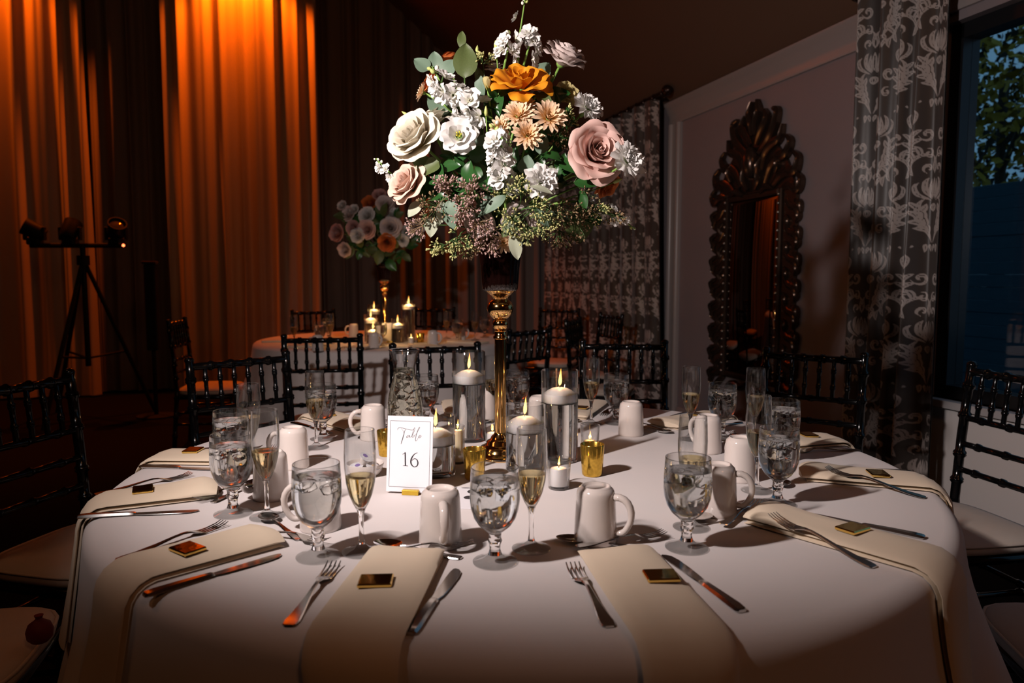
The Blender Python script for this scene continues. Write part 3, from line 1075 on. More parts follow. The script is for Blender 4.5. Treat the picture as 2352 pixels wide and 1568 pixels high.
def chair_parts():
    """chair facing local -y... origin on the floor under the seat centre; back at +y"""
    P_ = []
    hw = 0.190
    def add(name, g, mat='black', sharp=50):
        P_.append((name, g.mesh(name, M[mat], sharp)))
    for sx in (-1, 1):
        g = Geo()
        pts = [(sx * hw, 0.215, 0.0), (sx * hw, 0.180, 0.44), (sx * hw, 0.195, 0.66), (sx * hw, 0.220, 0.905)]
        for a, b, rg in ((0, 1, (0.25, 0.55, 0.85)), (1, 2, (0.3, 0.72)), (2, 3, (0.3, 0.72))):
            s = between(pts[a], pts[b], 0.0155, rg)
            g.add(s.v, s.f)
        s = Geo().ball((sx * hw, 0.221, 0.908), 0.018, 10, 6, 0.8)
        g.add(s.v, s.f)
        add('back_post', g)
        add('front_leg', between((sx * (hw + 0.005), -0.195, 0.0), (sx * (hw + 0.005), -0.182, 0.375), 0.0155, (0.2, 0.5, 0.8)))
    yb = lambda z: 0.195 + 0.025 * (z - 0.66) / 0.245 if z > 0.66 else 0.180 + 0.015 * (z - 0.44) / 0.22
    add('top_rail', between((-hw, yb(0.885), 0.885), (hw, yb(0.885), 0.885), 0.0135, (0.2, 0.4, 0.6, 0.8)))
    for z in (0.725, 0.635, 0.545):
        add('cross_rail', between((-hw, yb(z), z), (hw, yb(z), z), 0.0105, (0.2, 0.5, 0.8)))
    for k in range(6):
        x = -hw + 2 * hw * (k + 1) / 7
        add('spindle', between((x, yb(0.725), 0.725), (x, yb(0.885), 0.885), 0.0080, (0.3, 0.7)))
    fr = Geo().bbox(-hw - 0.02, hw + 0.02, -0.205, 0.195, 0.365, 0.392, 0.010)
    add('seat_frame', fr)
    for z in (0.19, 0.27):
        for sx in (-1, 1):
            add('side_stretcher', between((sx * hw, -0.188, z), (sx * hw, 0.20, z), 0.009, (0.3, 0.7)))
    add('front_stretcher', between((-hw, -0.188, 0.24), (hw, -0.188, 0.24), 0.009, (0.3, 0.7)))
    add('back_stretcher', between((-hw, 0.198, 0.24), (hw, 0.198, 0.24), 0.009, (0.3, 0.7)))
    # padded cushion with a rounded plan
    n, v, f = 40, [], []
    def plan(a, s):
        c_, s_ = math.cos(a), math.sin(a)
        e = 4.2
        rr = (abs(c_) ** e + abs(s_) ** e) ** (-1 / e)
        return (0.208 * s * rr * c_, 0.203 * s * rr * s_ - 0.005)
    rows = [(a_, b_ - 0.060) for a_, b_ in ((0.90, 0.452), (0.985, 0.458), (1.0, 0.470), (0.99, 0.484), (0.95, 0.494), (0.80, 0.502), (0.45, 0.507), (0.1, 0.508))]
    for s, z in rows:
        for k in range(n):
            x, y = plan(2 * PI * k / n, s)
            v.append((x, y, z))
    for j in range(len(rows) - 1):
        for k in range(n):
            k2 = (k + 1) % n
            f.append((j * n + k, j * n + k2, (j + 1) * n + k2, (j + 1) * n + k))
    f.append(tuple(range(n - 1, -1, -1)))
    f.append(tuple((len(rows) - 1) * n + k for k in range(n)))
    add('cushion', Geo().add(v, f), 'cushion', 60)
    pts = [plan(2 * PI * k / 40, 1.0) for k in range(41)]
    add('piping', Geo().tube([(x, y, 0.424) for x, y in pts], 0.004, 6, False), 'cushion', 0)
    return P_


CHAIR = chair_parts()


def chair(bx, by, facing_deg, label, group):
    """bx, by: middle of the backrest's top rail on plan; facing: direction the sitter looks"""
    a = R_(facing_deg)
    rz = a + PI / 2                               # local -y looks along a
    back = Vector((0, 0.218, 0))
    back.rotate(Matrix.Rotation(rz, 3, 'Z'))
    th = thing('chiavari_chair', label, 'chair', (bx - back.x, by - back.y, 0), rz, group)
    for nm, me in CHAIR:
        ob(nm, me, th)
    return th


GN, GF = 'black chairs around the near table', 'black chairs around the far table'
chair(-1.056, 1.047, -45, 'black chiavari chair at the near table, left of the carafe, overlapping another chair', GN)
chair(-0.362, 1.537, -77, 'black chiavari chair directly behind the carafe and tall candle', GN)
chair(0.500, 1.687, -95, 'black chiavari chair in front of the far damask curtain at the near table', GN)
chair(1.193, 1.212, -128, 'black chiavari chair in shadow before the ornate mirror', GN)
chair(1.600, 0.600, 190, 'black chiavari chair with pale cushion under the window sill', GN)
chair(1.470, -0.290, 170, 'black chiavari chair cut off at the photo edge, pale cushion in lower corner', GN)
chair(-1.475, 0.400, -14, 'black chiavari chair in the dark with beige cushion beside the table', GN)
chair(-1.450, -0.330, 13, 'black chiavari chair with beige cushion in the lower corner under hanging napkin', GN)
chair(-0.998, 2.047, 100, 'black chiavari chair with its back to the near table, behind leaning flute', GF)
chair(0.085, 2.560, 140, 'black chiavari chair beside the gold stem at the far table', GF)
chair(-1.830, 4.980, -58, 'black chiavari chair behind the far table, before the orange drape', GF)
chair(-0.780, 5.500, -95, 'black chiavari chair behind the far table, beside the far candles', GF)
chair(-2.400, 3.500, 8, 'black chiavari chair alone before the drape near the light stand', GF)
GD = 'black chairs stored by the damask curtain'
chair(0.430, 5.300, -110, 'black chiavari chair farthest away, against the far damask curtain', GD)
chair(0.420, 3.560, -20, 'black chiavari chair half hidden, before the far damask curtain', GD)
chair(0.780, 4.250, 200, 'black chiavari chair seen edge on before the far damask curtain', GD)
bl = ob('red_pouch', Geo().lathe([(0, 0), (0.016, 0.0), (0.024, 0.009), (0.026, 0.024), (0.021, 0.038), (0.010, 0.046), (0.006, 0.050), (0.009, 0.057), (0, 0.057)], 18).mesh('red_pouch', M['redball']), None, (-1.012, -0.262, 0.449))
tag(bl, 'small dark red pouch on the chair cushion beside the tablecloth', 'pouch')

# ------------------------------------------------------------------ glassware and china
def goblet_meshes():
    foot = Geo().lathe([(0, 0.0004), (0.030, 0.0004), (0.0335, 0.0015), (0.0335, 0.0030), (0.028, 0.0050), (0.017, 0.0085), (0.0108, 0.0135), (0, 0.0135)], 40).mesh('foot', M['foot_glass'], 30)
    outer = [(0, 0.0138), (0.0105, 0.014), (0.0080, 0.022), (0.0085, 0.030), (0.0108, 0.036),
             (0.0092, 0.042), (0.0098, 0.048), (0.016, 0.054), (0.0245, 0.062), (0.0315, 0.074), (0.0358, 0.089), (0.0372, 0.103), (0.0370, 0.118), (0.0362, 0.136), (0.0352, 0.1535)]
    inner = [(0.0347, 0.1550), (0.0340, 0.1535), (0.0350, 0.136), (0.0357, 0.118), (0.0358, 0.103), (0.0343, 0.089), (0.0298, 0.075), (0.0225, 0.064), (0.0130, 0.058), (0, 0.0565)]
    k = [i for i, q in enumerate(outer) if q[1] >= 0.048][0]
    stem = Geo().lathe(outer[:k + 1] + [(0, outer[k][1])], 32).mesh('stem', M['stem_glass'], 30)
    gl = Geo().lathe([(0, outer[k][1] + 0.0002)] + [(r_, z_ + 0.0002) for r_, z_ in outer[k:k + 1]] + outer[k + 1:] + inner, 40).mesh('goblet', M['glass'], 0)
    wl = [(0, 0.0562), (0.0132, 0.0577), (0.0229, 0.0636), (0.0302, 0.0747), (0.0348, 0.089), (0.0363, 0.103), (0.0362, 0.118), (0.0358, 0.128), (0.0352, 0.1335), (0.034, 0.1332), (0, 0.1330)]
    wa = Geo().lathe(wl, 40).mesh('water', M['water'], 30)
    r = random.Random(5)
    g = Geo().bbox(-0.011, 0.011, -0.011, 0.011, -0.010, 0.010, 0.0035)
    g.v = [tuple(c_ * r.uniform(0.88, 1.1) for c_ in p) for p in g.v]
    ice = g.mesh('ice_cube', M['ice'], 60)
    return gl, wa, ice, foot, stem


def flute_meshes():
    foot = Geo().lathe([(0, 0.0004), (0.029, 0.0004), (0.0325, 0.0012), (0.0325, 0.0026), (0.026, 0.0048), (0.013, 0.0085), (0.0062, 0.0145), (0, 0.0145)], 36).mesh('foot', M['foot_glass'], 30)
    outer = [(0, 0.0148), (0.0060, 0.015), (0.0042, 0.026), (0.0038, 0.045), (0.0045, 0.062),
             (0.0070, 0.072), (0.0125, 0.082), (0.0190, 0.098), (0.0235, 0.118), (0.0258, 0.140), (0.0262, 0.160), (0.0252, 0.185), (0.0240, 0.2040)]
    inner = [(0.0235, 0.2050), (0.0231, 0.2040), (0.0243, 0.185), (0.0252, 0.160), (0.0248, 0.140), (0.0224, 0.118), (0.0177, 0.098), (0.0110, 0.084), (0.0050, 0.077), (0, 0.0755)]
    k = [i for i, q in enumerate(outer) if q[1] >= 0.070][0]
    stem = Geo().lathe(outer[:k + 1] + [(0, outer[k][1])], 24).mesh('stem', M['stem_glass'], 30)
    gl = Geo().lathe([(0, outer[k][1] + 0.0002)] + [(r_, z_ + 0.0002) for r_, z_ in outer[k:k + 1]] + outer[k + 1:] + inner, 36).mesh('flute', M['glass'], 0)
    ch = Geo().lathe([(0, 0.0752), (0.0052, 0.0767), (0.0113, 0.0837), (0.0180, 0.0978), (0.0228, 0.118), (0.0240, 0.126), (0.0242, 0.1285), (0.023, 0.1280), (0, 0.1278)], 36).mesh('champagne', M['champagne'], 30)
    return gl, ch, foot, stem


def mug_meshes():
    prof = [(0, 0.0915), (0.019, 0.0915), (0.0215, 0.0930), (0.0225, 0.0965), (0.0245, 0.0970), (0.0260, 0.0950), (0.0275, 0.0935), (0.0308, 0.0905), (0.0325, 0.0855), (0.0333, 0.078), (0.0348, 0.050),
            (0.0360, 0.022), (0.0369, 0.006), (0.0368, 0.001), (0.0355, 0.0), (0.0340, 0.001), (0.0330, 0.022), (0.0315, 0.055), (0.0300, 0.080), (0.026, 0.087), (0, 0.088)]
    body = Geo().lathe(prof, 36).mesh('mug_body', M['ceramic'], 0)
    pts = bez((0.0330, 0, 0.080), (0.060, 0, 0.086), (0.071, 0, 0.052), (0.056, 0, 0.030), 8) + bez((0.056, 0, 0.030), (0.050, 0, 0.020), (0.044, 0, 0.016), (0.0345, 0, 0.022), 5)[1:]
    h = Geo().tube(pts, [0.0062] * 6 + [0.0055] * (len(pts) - 6), 10, True, 1.0, (0, 1, 0))
    h.v = [(x, y * 1.25, z) for x, y, z in h.v]
    return body, h.mesh('handle', M['ceramic'], 0)


GOB, FLU, MUG = goblet_meshes(), flute_meshes(), mug_meshes()


def goblet(x, y, label, group, z=TZ, ice=4, seed=0):
    r = random.Random(seed)
    th = thing('water_goblet', label, 'glass', (x, y, z), r.uniform(0, 6), group)
    th.scale = (1.06, 1.06, 1.0)
    ob('goblet_bowl', GOB[0], th)
    ob('foot', GOB[3], th)
    ob('stem', GOB[4], th)
    ob('water', GOB[1], th)
    for k in range(ice):
        a = k * 2 * PI / max(1, ice) + r.uniform(-0.3, 0.3)
        rr = 0.0175 if k < 4 else 0.0
        ob('ice_cube', GOB[2], th, (rr * math.cos(a), rr * math.sin(a), 0.118 + r.uniform(-0.004, 0.006)), (r.uniform(-0.5, 0.5), r.uniform(-0.5, 0.5), a), r.uniform(0.70, 0.88))
    return th


def flute(x, y, label, group, z=TZ):
    th = thing('champagne_flute', label, 'glass', (x, y, z), 0, group)
    ob('flute_bowl', FLU[0], th)
    ob('foot', FLU[2], th)
    ob('stem', FLU[3], th)
    ob('champagne', FLU[1], th)
    return th


def mug(x, y, ang, label, group, z=TZ):
    th = thing('coffee_mug', label, 'mug', (x, y, z), R_(ang), group)
    ob('mug_body', MUG[0], th)
    ob('handle', MUG[1], th)
    return th


S = {0: 'front place below the table number card', 1: 'front place below the gold votive', 2: 'right corner place with bright gold chocolate',
     3: 'right side place below the window', 4: 'right side place before the mirror', 5: 'back right place', 6: 'back place behind the tallest candles',
     7: 'back place behind the carafe', 8: 'back left place by two chairs', 9: 'left side place farthest from camera', 10: 'left side place with folded roll napkin', 11: 'left corner place with red reflecting chocolate'}
GG, GFL, GM = 'water goblets on the near table', 'champagne flutes on the near table', 'upturned mugs on the near table'
for k, (x, y, s) in enumerate(((-0.048, -0.617, 0), (0.270, -0.556, 1), (0.507, -0.316, 2), (0.636, 0.014, 3), (0.568, 0.294, 4), (0.300, 0.500, 5), (-0.004, 0.585, 6), (-0.282, 0.469, 7),
                               (-0.548, 0.278, 8), (-0.648, -0.127, 9), (-0.553, -0.378, 10), (-0.334, -0.595, 11))):
    goblet(x, y, 'stemmed glass of iced water at the ' + S[s], GG, seed=k + 1, ice=4)
for x, y, s in ((0.011, -0.560, 0), (0.302, -0.455, 1), (0.496, -0.225, 2), (0.640, 0.236, 3), (0.475, 0.275, 4), (0.222, 0.490, 5), (-0.084, 0.547, 6), (-0.539, 0.172, 8), (-0.631, -0.062, 9), (-0.482, -0.396, 10), (-0.268, -0.574, 11)):
    flute(x, y, 'slim champagne flute, half full, at the ' + S[s], GFL)
for x, y, a, s in ((-0.142, -0.535, -78, 0), (0.122, -0.520, -24, 1), (0.372, -0.372, -20, 2), (0.488, -0.135, 100, 3), (0.485, 0.130, 120, 4), (0.320, 0.338, 75, 5), (0.062, 0.437, 60, 6), (-0.105, 0.560, 120, 7),
                   (-0.408, 0.280, 195, 8), (-0.541, -0.026, 170, 9), (-0.515, -0.270, 205, 10), (-0.366, -0.455, 190, 11)):
    mug(x, y, a, 'upside-down cream mug at the ' + S[s], GM)

# ------------------------------------------------------------------ cutlery: handle end at the origin, tip along +y
def cutlery():
    hd = [(0.000, 0.0005, 0.006, 0.0022), (0.003, 0.0003, 0.0095, 0.0026), (0.014, 0.0003, 0.0105, 0.0028), (0.035, 0.0008, 0.0085, 0.0026), (0.070, 0.004, 0.0052, 0.0026), (0.100, 0.0075, 0.0036, 0.0028), (0.118, 0.0085, 0.0034, 0.0030), (0.130, 0.0075, 0.0050, 0.0026)]
    fork_body = Geo().slab(hd + [(0.138, 0.0055, 0.0095, 0.0018), (0.146, 0.0030, 0.0122, 0.0016), (0.152, 0.0020, 0.0125, 0.0015), (0.156, 0.0016, 0.0124, 0.0015)]).mesh('fork_body', M['steel'], 35)
    tine = Geo().slab([(0.154, 0.0017, 0.0019, 0.0015), (0.170, 0.0016, 0.0018, 0.0015), (0.190, 0.0042, 0.0015, 0.0014), (0.202, 0.0085, 0.0009, 0.0010)]).mesh('tine', M['steel'], 35)
    kh = [(0.000, 0.0005, 0.0060, 0.0040), (0.003, 0.0, 0.0092, 0.0060), (0.016, 0.0, 0.0100, 0.0068), (0.050, 0.0, 0.0085, 0.0070), (0.085, 0.0, 0.0072, 0.0064), (0.098, 0.0, 0.0070, 0.0060), (0.102, 0.0005, 0.0055, 0.0045)]
    knife_handle = Geo().slab(kh).mesh('knife_handle', M['steel'], 35)
    knife_blade = Geo().slab([(0.100, 0.0014, 0.0055, 0.0022), (0.106, 0.0016, 0.0065, 0.0018), (0.116, 0.0016, 0.0080, 0.0016, 0.0010), (0.150, 0.0016, 0.0092, 0.0014, 0.0018), (0.185, 0.0016, 0.0098, 0.0012, 0.0015), (0.203, 0.0016, 0.0085, 0.0010, 0.0005), (0.212, 0.0016, 0.0050, 0.0008, -0.0015), (0.215, 0.0017, 0.0015, 0.0006, -0.003)]).mesh('knife_blade', M['steel'], 35)
    spoon_handle = Geo().slab([(a, b, w * 0.95, t) for a, b, w, t in hd]).mesh('spoon_handle', M['steel'], 35)
    v, f = [], []
    n, m = 20, 5
    for side in (0, 1):
        for j in range(m + 1):
            u = j / m
            for k in range(n):
                a = 2 * PI * k / n
                sx, sy = 0.0205 * u * math.cos(a), 0.0300 * u * math.sin(a)
                wv = 1 - 0.14 * math.sin(a)
                z = 0.0015 + 0.0085 * u * u + side * 0.0011 + (0.0012 if side and u < 0.9 else 0)
                v.append((sx * wv, 0.157 + sy, z))
    for side in (0, 1):
        o_ = side * (m + 1) * n
        for j in range(m):
            for k in range(n):
                k2 = (k + 1) % n
                q = (o_ + j * n + k, o_ + j * n + k2, o_ + (j + 1) * n + k2, o_ + (j + 1) * n + k)
                f.append(q if side else q[::-1])
    for k in range(n):
        k2 = (k + 1) % n
        f.append((m * n + k, m * n + k2, (m + 1) * n + m * n + k2, (m + 1) * n + m * n + k))
    bowl = Geo().add(v, f).mesh('spoon_bowl', M['steel'], 50)
    return fork_body, tine, knife_handle, knife_blade, spoon_handle, bowl


FB, TI, KH, KB, SH, SB = cutlery()


def lay(kind, end, tip, label, group, z=TZ, s=1.0):
    """kind fork/knife/spoon from its handle end towards tip"""
    d = Vector((tip[0] - end[0], tip[1] - end[1], 0))
    rz = math.atan2(d.y, d.x) - PI / 2
    th = thing({'fork': 'dinner_fork', 'dessert': 'dessert_fork', 'knife': 'table_knife', 'spoon': 'teaspoon'}[kind], label, {'fork': 'fork', 'dessert': 'fork', 'knife': 'knife', 'spoon': 'spoon'}[kind], (end[0], end[1], z + 0.0006), rz, group)
    th.scale = (s, s, s)
    if kind in ('fork', 'dessert'):
        ob('fork_body', FB, th)
        for k in range(4):
            ob('tine', TI, th, ((k - 1.5) * 0.0068, 0, 0))
    elif kind == 'knife':
        ob('knife_handle', KH, th)
        ob('knife_blade', KB, th)
    else:
        ob('spoon_handle', SH, th)
        ob('spoon_bowl', SB, th)
    return th


# settings: napkin (inner middle, direction, width), chocolate, fork, knife, teaspoon, dessert fork
def polar(a, r, side=0.0):
    """r metres from the centre at angle a; side > 0 is to the sitter's right"""
    c_, s_ = math.cos(R_(a)), math.sin(R_(a))
    return (r * c_ - side * s_, r * s_ + side * c_)


SET = {
    0: dict(nap=((-0.190, -0.588), (-0.216, -0.876)), choc=(-0.214, -0.742), fork=((-0.310, -0.836), (-0.298, -0.62)), knife=((-0.151, -0.859), (-0.108, -0.664)), spoon=((-0.102, -0.604), (-0.26, -0.545)), dess=((-0.252, -0.590), (-0.087, -0.560))),
    1: dict(nap=((0.145, -0.588), (0.190, -0.872)), choc=(0.194, -0.724), fork=((0.105, -0.839), (0.070, -0.62)), knife=((0.289, -0.796), (0.232, -0.612)), spoon=((0.210, -0.566), (0.061, -0.528)), dess=((0.085, -0.570), (0.244, -0.508))),
    2: dict(nap=((0.444, -0.389), (0.615, -0.596)), choc=(0.562, -0.522), fork=((0.542, -0.642), (0.434, -0.455)), knife=((0.692, -0.513), (0.531, -0.376)), spoon=((0.437, -0.336), (0.325, -0.420)), dess=((0.358, -0.460), (0.505, -0.279))),
    3: dict(nap=((0.638, -0.100), (0.885, -0.180)), choc=(0.781, -0.165), fork=((0.823, -0.279), (0.675, -0.140)), knife=((0.899, -0.087), (0.70, -0.035)), spoon=((0.605, -0.06), (0.560, -0.20)), dess=((0.560, -0.17), (0.605, -0.02))),
    4: dict(nap=((0.715, 0.205), (0.905, 0.262)), choc=(0.787, 0.234), fork=((0.885, 0.140), (0.70, 0.12)), knife=((0.872, 0.330), (0.675, 0.285)), spoon=((0.60, 0.32), (0.63, 0.17)), dess=((0.640, 0.16), (0.605, 0.31))),
    5: dict(nap=((0.430, 0.430), (0.640, 0.610)), choc=(0.56, 0.54), fork=((0.69, 0.51), (0.53, 0.375)), knife=((0.555, 0.66), (0.415, 0.515)), spoon=((0.32, 0.45), (0.43, 0.345)), dess=((0.44, 0.36), (0.335, 0.465))),
    6: dict(nap=((0.160, 0.565), (0.260, 0.850)), choc=(0.205, 0.66), fork=((0.345, 0.80), (0.262, 0.60)), knife=((0.155, 0.86), (0.085, 0.66)), spoon=((0.03, 0.52), (0.18, 0.515)), dess=((0.19, 0.53), (0.04, 0.535))),
    7: dict(nap=((-0.178, 0.625), (-0.215, 0.860)), choc=(-0.190, 0.72), fork=((-0.12, 0.865), (-0.085, 0.65)), knife=((-0.315, 0.83), (-0.265, 0.62)), spoon=((-0.24, 0.535), (-0.09, 0.500)), dess=((-0.08, 0.515), (-0.23, 0.550))),
    8: dict(nap=((-0.450, 0.390), (-0.640, 0.600)), choc=(-0.60, 0.53), fork=((-0.54, 0.67), (-0.40, 0.51)), knife=((-0.70, 0.50), (-0.545, 0.36)), spoon=((-0.46, 0.335), (-0.36, 0.445)), dess=((-0.37, 0.46), (-0.475, 0.35))),
    9: dict(nap=((-0.690, 0.040), (-0.905, 0.050)), choc=(-0.814, 0.054), fork=((-0.878, 0.142), (-0.68, 0.155)), knife=((-0.905, -0.030), (-0.70, -0.055)), spoon=((-0.625, 0.10), (-0.630, -0.01)), dess=((-0.645, -0.02), (-0.640, 0.13))),
    10: dict(nap=((-0.648, -0.230), (-0.862, -0.333)), choc=(-0.769, -0.288), fork=((-0.884, -0.258), (-0.75, -0.106)), knife=((-0.836, -0.402), (-0.618, -0.363)), spoon=((-0.620, -0.31), (-0.572, -0.16)), dess=((-0.560, -0.175), (-0.625, -0.275))),
    11: dict(nap=((-0.439, -0.511), (-0.607, -0.675)), choc=(-0.535, -0.617), fork=((-0.649, -0.615), (-0.537, -0.430)), knife=((-0.541, -0.747), (-0.395, -0.590)), spoon=((-0.385, -0.520), (-0.478, -0.412)), dess=((-0.485, -0.485), (-0.375, -0.532))),
}


def layer_mesh(name, start, d, length, w, z0, thick, seed, puff=0.0, gather=0.0):
    """one folded layer of a napkin lying on the cloth and hanging over its edge"""
    r = random.Random(seed)
    ph = [r.uniform(0, 6.28) for _ in range(4)]
    per = Vector((-d.y, d.x))
    nu, ns = 8, 34
    us = [-1, -0.94, -0.8, -0.4, 0, 0.4, 0.8, 0.94, 1]
    top, bot = [], []
    for j in range(ns + 1):
        s = length * j / ns
        k = j / ns
        for u in us:
            hw = w * (1 + 0.05 * math.sin(3 * k + ph[0]) - gather * sstep(0.55, 1, k))
            p = start + d * (s + 0.006 * math.sin(2.0 * u + ph[1])) + per * (u * hw)
            th_ = math.atan2(p.y, p.x)
            rr = p.length
            e = rr - RE
            edge = 1 - abs(u) ** 6
            endf = min(1, s / 0.010) ** 0.5 if s < 0.010 else 1
            lift = z0 + thick * (0.35 + 0.65 * edge) * (0.5 + 0.5 * endf) + puff * math.exp(-((s - 0.02) / 0.05) ** 2) * (1 - u * u * 0.6) + 0.0012 * math.sin(9 * k + 3 * u + ph[2]) * edge
            low = z0 + thick * 0.30 * (1 - edge)
            top.append(clothpoint(th_, e, WAVE, lift))
            bot.append(clothpoint(th_, e, WAVE, low))
    m = len(us)
    n = len(top)
    f = []
    for j in range(ns):
        for i in range(m - 1):
            a = j * m + i
            f.append((a, a + 1, a + m + 1, a + m))
            f.append((n + a, n + a + m, n + a + m + 1, n + a + 1))
        a = j * m
        f.append((a, a + m, n + a + m, n + a))
        a = j * m + m - 1
        f.append((a, n + a, n + a + m, a + m))
    for i in range(m - 1):
        f.append((i, n + i, n + i + 1, i + 1))
        a = ns * m + i
        f.append((a, a + 1, n + a + 1, n + a))
    return Geo().add(top + bot, f).mesh(name, M['napkin'], 55)


choc_me = Geo().bbox(-0.024, 0.024, -0.019, 0.019, 0, 0.0065, 0.0018).mesh('chocolate', M['goldfoil'], 20)
rn = random.Random(77)
for k, s in SET.items():
    a, b = Vector(s['nap'][0]), Vector(s['nap'][1])
    d = (b - a).normalized()
    th = thing('folded_napkin', 'ivory napkin folded long and hanging over the edge, ' + S[k], 'napkin', (a.x, a.y, TZ), 0, 'folded napkins on the near table')
    tail = 0.52 if k in (0, 1, 2, 11) else 0.47
    ln = (b - a).length + 0.24
    hwid = 0.060
    back = -Vector((a.x, a.y, TZ))
    ob('under_fold', layer_mesh('under_fold', a + d * 0.004, d, ln - 0.012, hwid * 0.97, 0.0008, 0.0075, 100 + k), th, back)
    ob('top_fold', layer_mesh('top_fold', a, d, ln, hwid, 0.0080, 0.0105, 200 + k, puff=0.010 if k in (2, 3, 10, 5) else 0.004), th, back)
    cx, cy = s['choc']
    o = ob('chocolate', choc_me, None, (cx, cy, TZ + 0.0192), (0, 0, math.atan2(d.y, d.x) + PI / 2 + rn.uniform(-0.25, 0.25)))
    o.name = 'wrapped_chocolate'
    tag(o, 'gold foil wrapped chocolate on the napkin, ' + S[k], 'chocolate', 'gold chocolates on napkins')
    fk = lay('fork', s['fork'][0], s['fork'][1], 'steel dinner fork beside the napkin, ' + S[k], 'dinner forks on the near table')
    if k in (2, 3):                 # these two rest with their tines on the napkin
        fk.rotation_euler.x = 0.115
    lay('knife', s['knife'][0], s['knife'][1], 'steel table knife beside the napkin, ' + S[k], 'table knives on the near table')
    lay('spoon', s['spoon'][0], s['spoon'][1], 'steel teaspoon above the napkin, ' + S[k], 'teaspoons on the near table', s=0.86)
    lay('dessert', s['dess'][0], s['dess'][1], 'small steel dessert fork above the napkin, ' + S[k], 'dessert forks on the near table', TZ + 0.0062, 0.84)

# ------------------------------------------------------------------ candles
FLAME = Geo().lathe([(0, 0), (0.0022, 0.002), (0.0040, 0.007), (0.0044, 0.012), (0.0036, 0.020), (0.0020, 0.030), (0.0009, 0.038), (0, 0.043)], 12).mesh('flame', M['flame'], 0)
WICK = Geo().tube([(0, 0, -0.002), (0.0005, 0, 0.004), (0.002, 0.001, 0.008)], [0.0009, 0.0008, 0.0006], 6).mesh('wick', M['wick'])


def burning(parent, z, s=1.0, watts=0.05):
    ob('wick', WICK, parent, (0, 0, z))
    ob('flame', FLAME, parent, (0, 0, z + 0.0045), (0.05, 0.06, 0), (s, s, s))
    l = bpy.data.lights.new('candle_light', 'POINT')
    l.energy = watts
    l.color = (1.0, 0.52, 0.17)
    l.shadow_soft_size = 0.0035
    o = bpy.data.objects.new('candle_light', l)
    o.location = (0, 0, z + 0.017 * s)
    o.parent = parent
    col.objects.link(o)


def cylinder_vase(x, y, h, label, group, lvl, z=TZ, r=0.045, watts=0.10, n=40):
    th = thing('cylinder_vase', label, 'vase', (x, y, z), 0, group)
    ob('glass_cylinder', Geo().lathe([(0, 0), (r - 0.002, 0), (r, 0.002), (r, h - 0.0015), (r - 0.0012, h), (r - 0.0026, h - 0.0015), (r - 0.0026, 0.010), (r - 0.005, 0.0075), (0, 0.007)], n).mesh('glass_cylinder', M['glass'], 50), th)
    ob('water', Geo().lathe([(0, 0.0068), (r - 0.0048, 0.0073), (r - 0.0022, 0.010), (r - 0.0022, lvl), (0, lvl)], n).mesh('water', M['water'], 50), th)
    return th


def floating_candle(x, y, z, label, group, r=0.0418, watts=0.05, s=1.0):
    """z: height of the flat rim of wax"""
    th = thing('floating_candle', label, 'candle', (x, y, z - 0.024), 0, group)
    ob('wax', Geo().lathe([(0, 0), (r * 0.86, 0), (r * 0.95, 0.004), (r, 0.020), (r * 0.98, 0.024), (r * 0.90, 0.0255), (r * 0.70, 0.0315), (r * 0.45, 0.0365), (r * 0.22, 0.0385), (0, 0.0380)], 36).mesh('wax', M['wax'], 45), th)
    burning(th, 0.0385, s, watts)
    return th


GC, GFC = 'glass cylinders with floating candles', 'floating candles on the near table'
for x, y, h, lvl, la in ((-0.140, 0.270, 0.248, 0.160, 'tallest glass cylinder, left of the gold stem'), (0.096, 0.040, 0.225, 0.146, 'tall glass cylinder, right of the gold stem'),
                         (0.009, -0.040, 0.156, 0.090, 'middle glass cylinder in front of the gold stem'), (-0.196, -0.090, 0.138, 0.072, 'low glass cylinder behind the table number card')):
    cylinder_vase(x, y, h, la + ', filled with water', GC, lvl)
    floating_candle(x, y, TZ + lvl + 0.021, 'lit white floating candle in the ' + la.split(',')[0] + (' beside the carafe' if h > 0.24 else ''), GFC)
pc = thing('pillar_candle', 'slim ivory pillar candle in a narrow glass tube behind the card', 'candle', (-0.153, 0.015, TZ))
ob('glass_tube', Geo().lathe([(0, 0), (0.017, 0), (0.017, 0.092), (0.0155, 0.092), (0.0155, 0.004), (0, 0.004)], 24).mesh('glass_tube', M['glass'], 50), pc)
ob('wax', Geo().lathe([(0, 0.0045), (0.0125, 0.0045), (0.0125, 0.078), (0.010, 0.081), (0, 0.080)], 24).mesh('wax', M['ivorywax'], 50), pc)
burning(pc, 0.080, 0.55, 0.05)


def clear_votive(x, y, label, group, z=TZ, s=1.0, watts=0.05, wax_h=0.044):
    watts *= 0.5
    th = thing('votive_glass', label, 'candle', (x, y, z), 0, group)
    th.scale = (s, s, s)
    ob('votive_cup', Geo().lathe([(0, 0), (0.020, 0), (0.0225, 0.002), (0.0262, 0.064), (0.0255, 0.0655), (0.0245, 0.064), (0.0212, 0.008), (0.018, 0.006), (0, 0.006)], 32).mesh('votive_cup', M['glass'], 50), th)
    ob('wax', Geo().lathe([(0, 0.0065), (0.0182, 0.0068), (0.0185, wax_h - 0.004), (0.0165, wax_h), (0.008, wax_h + 0.002), (0, wax_h + 0.001)], 24).mesh('wax', M['wax'], 50), th)
    burning(th, wax_h + 0.001, 0.5, watts)
    return th


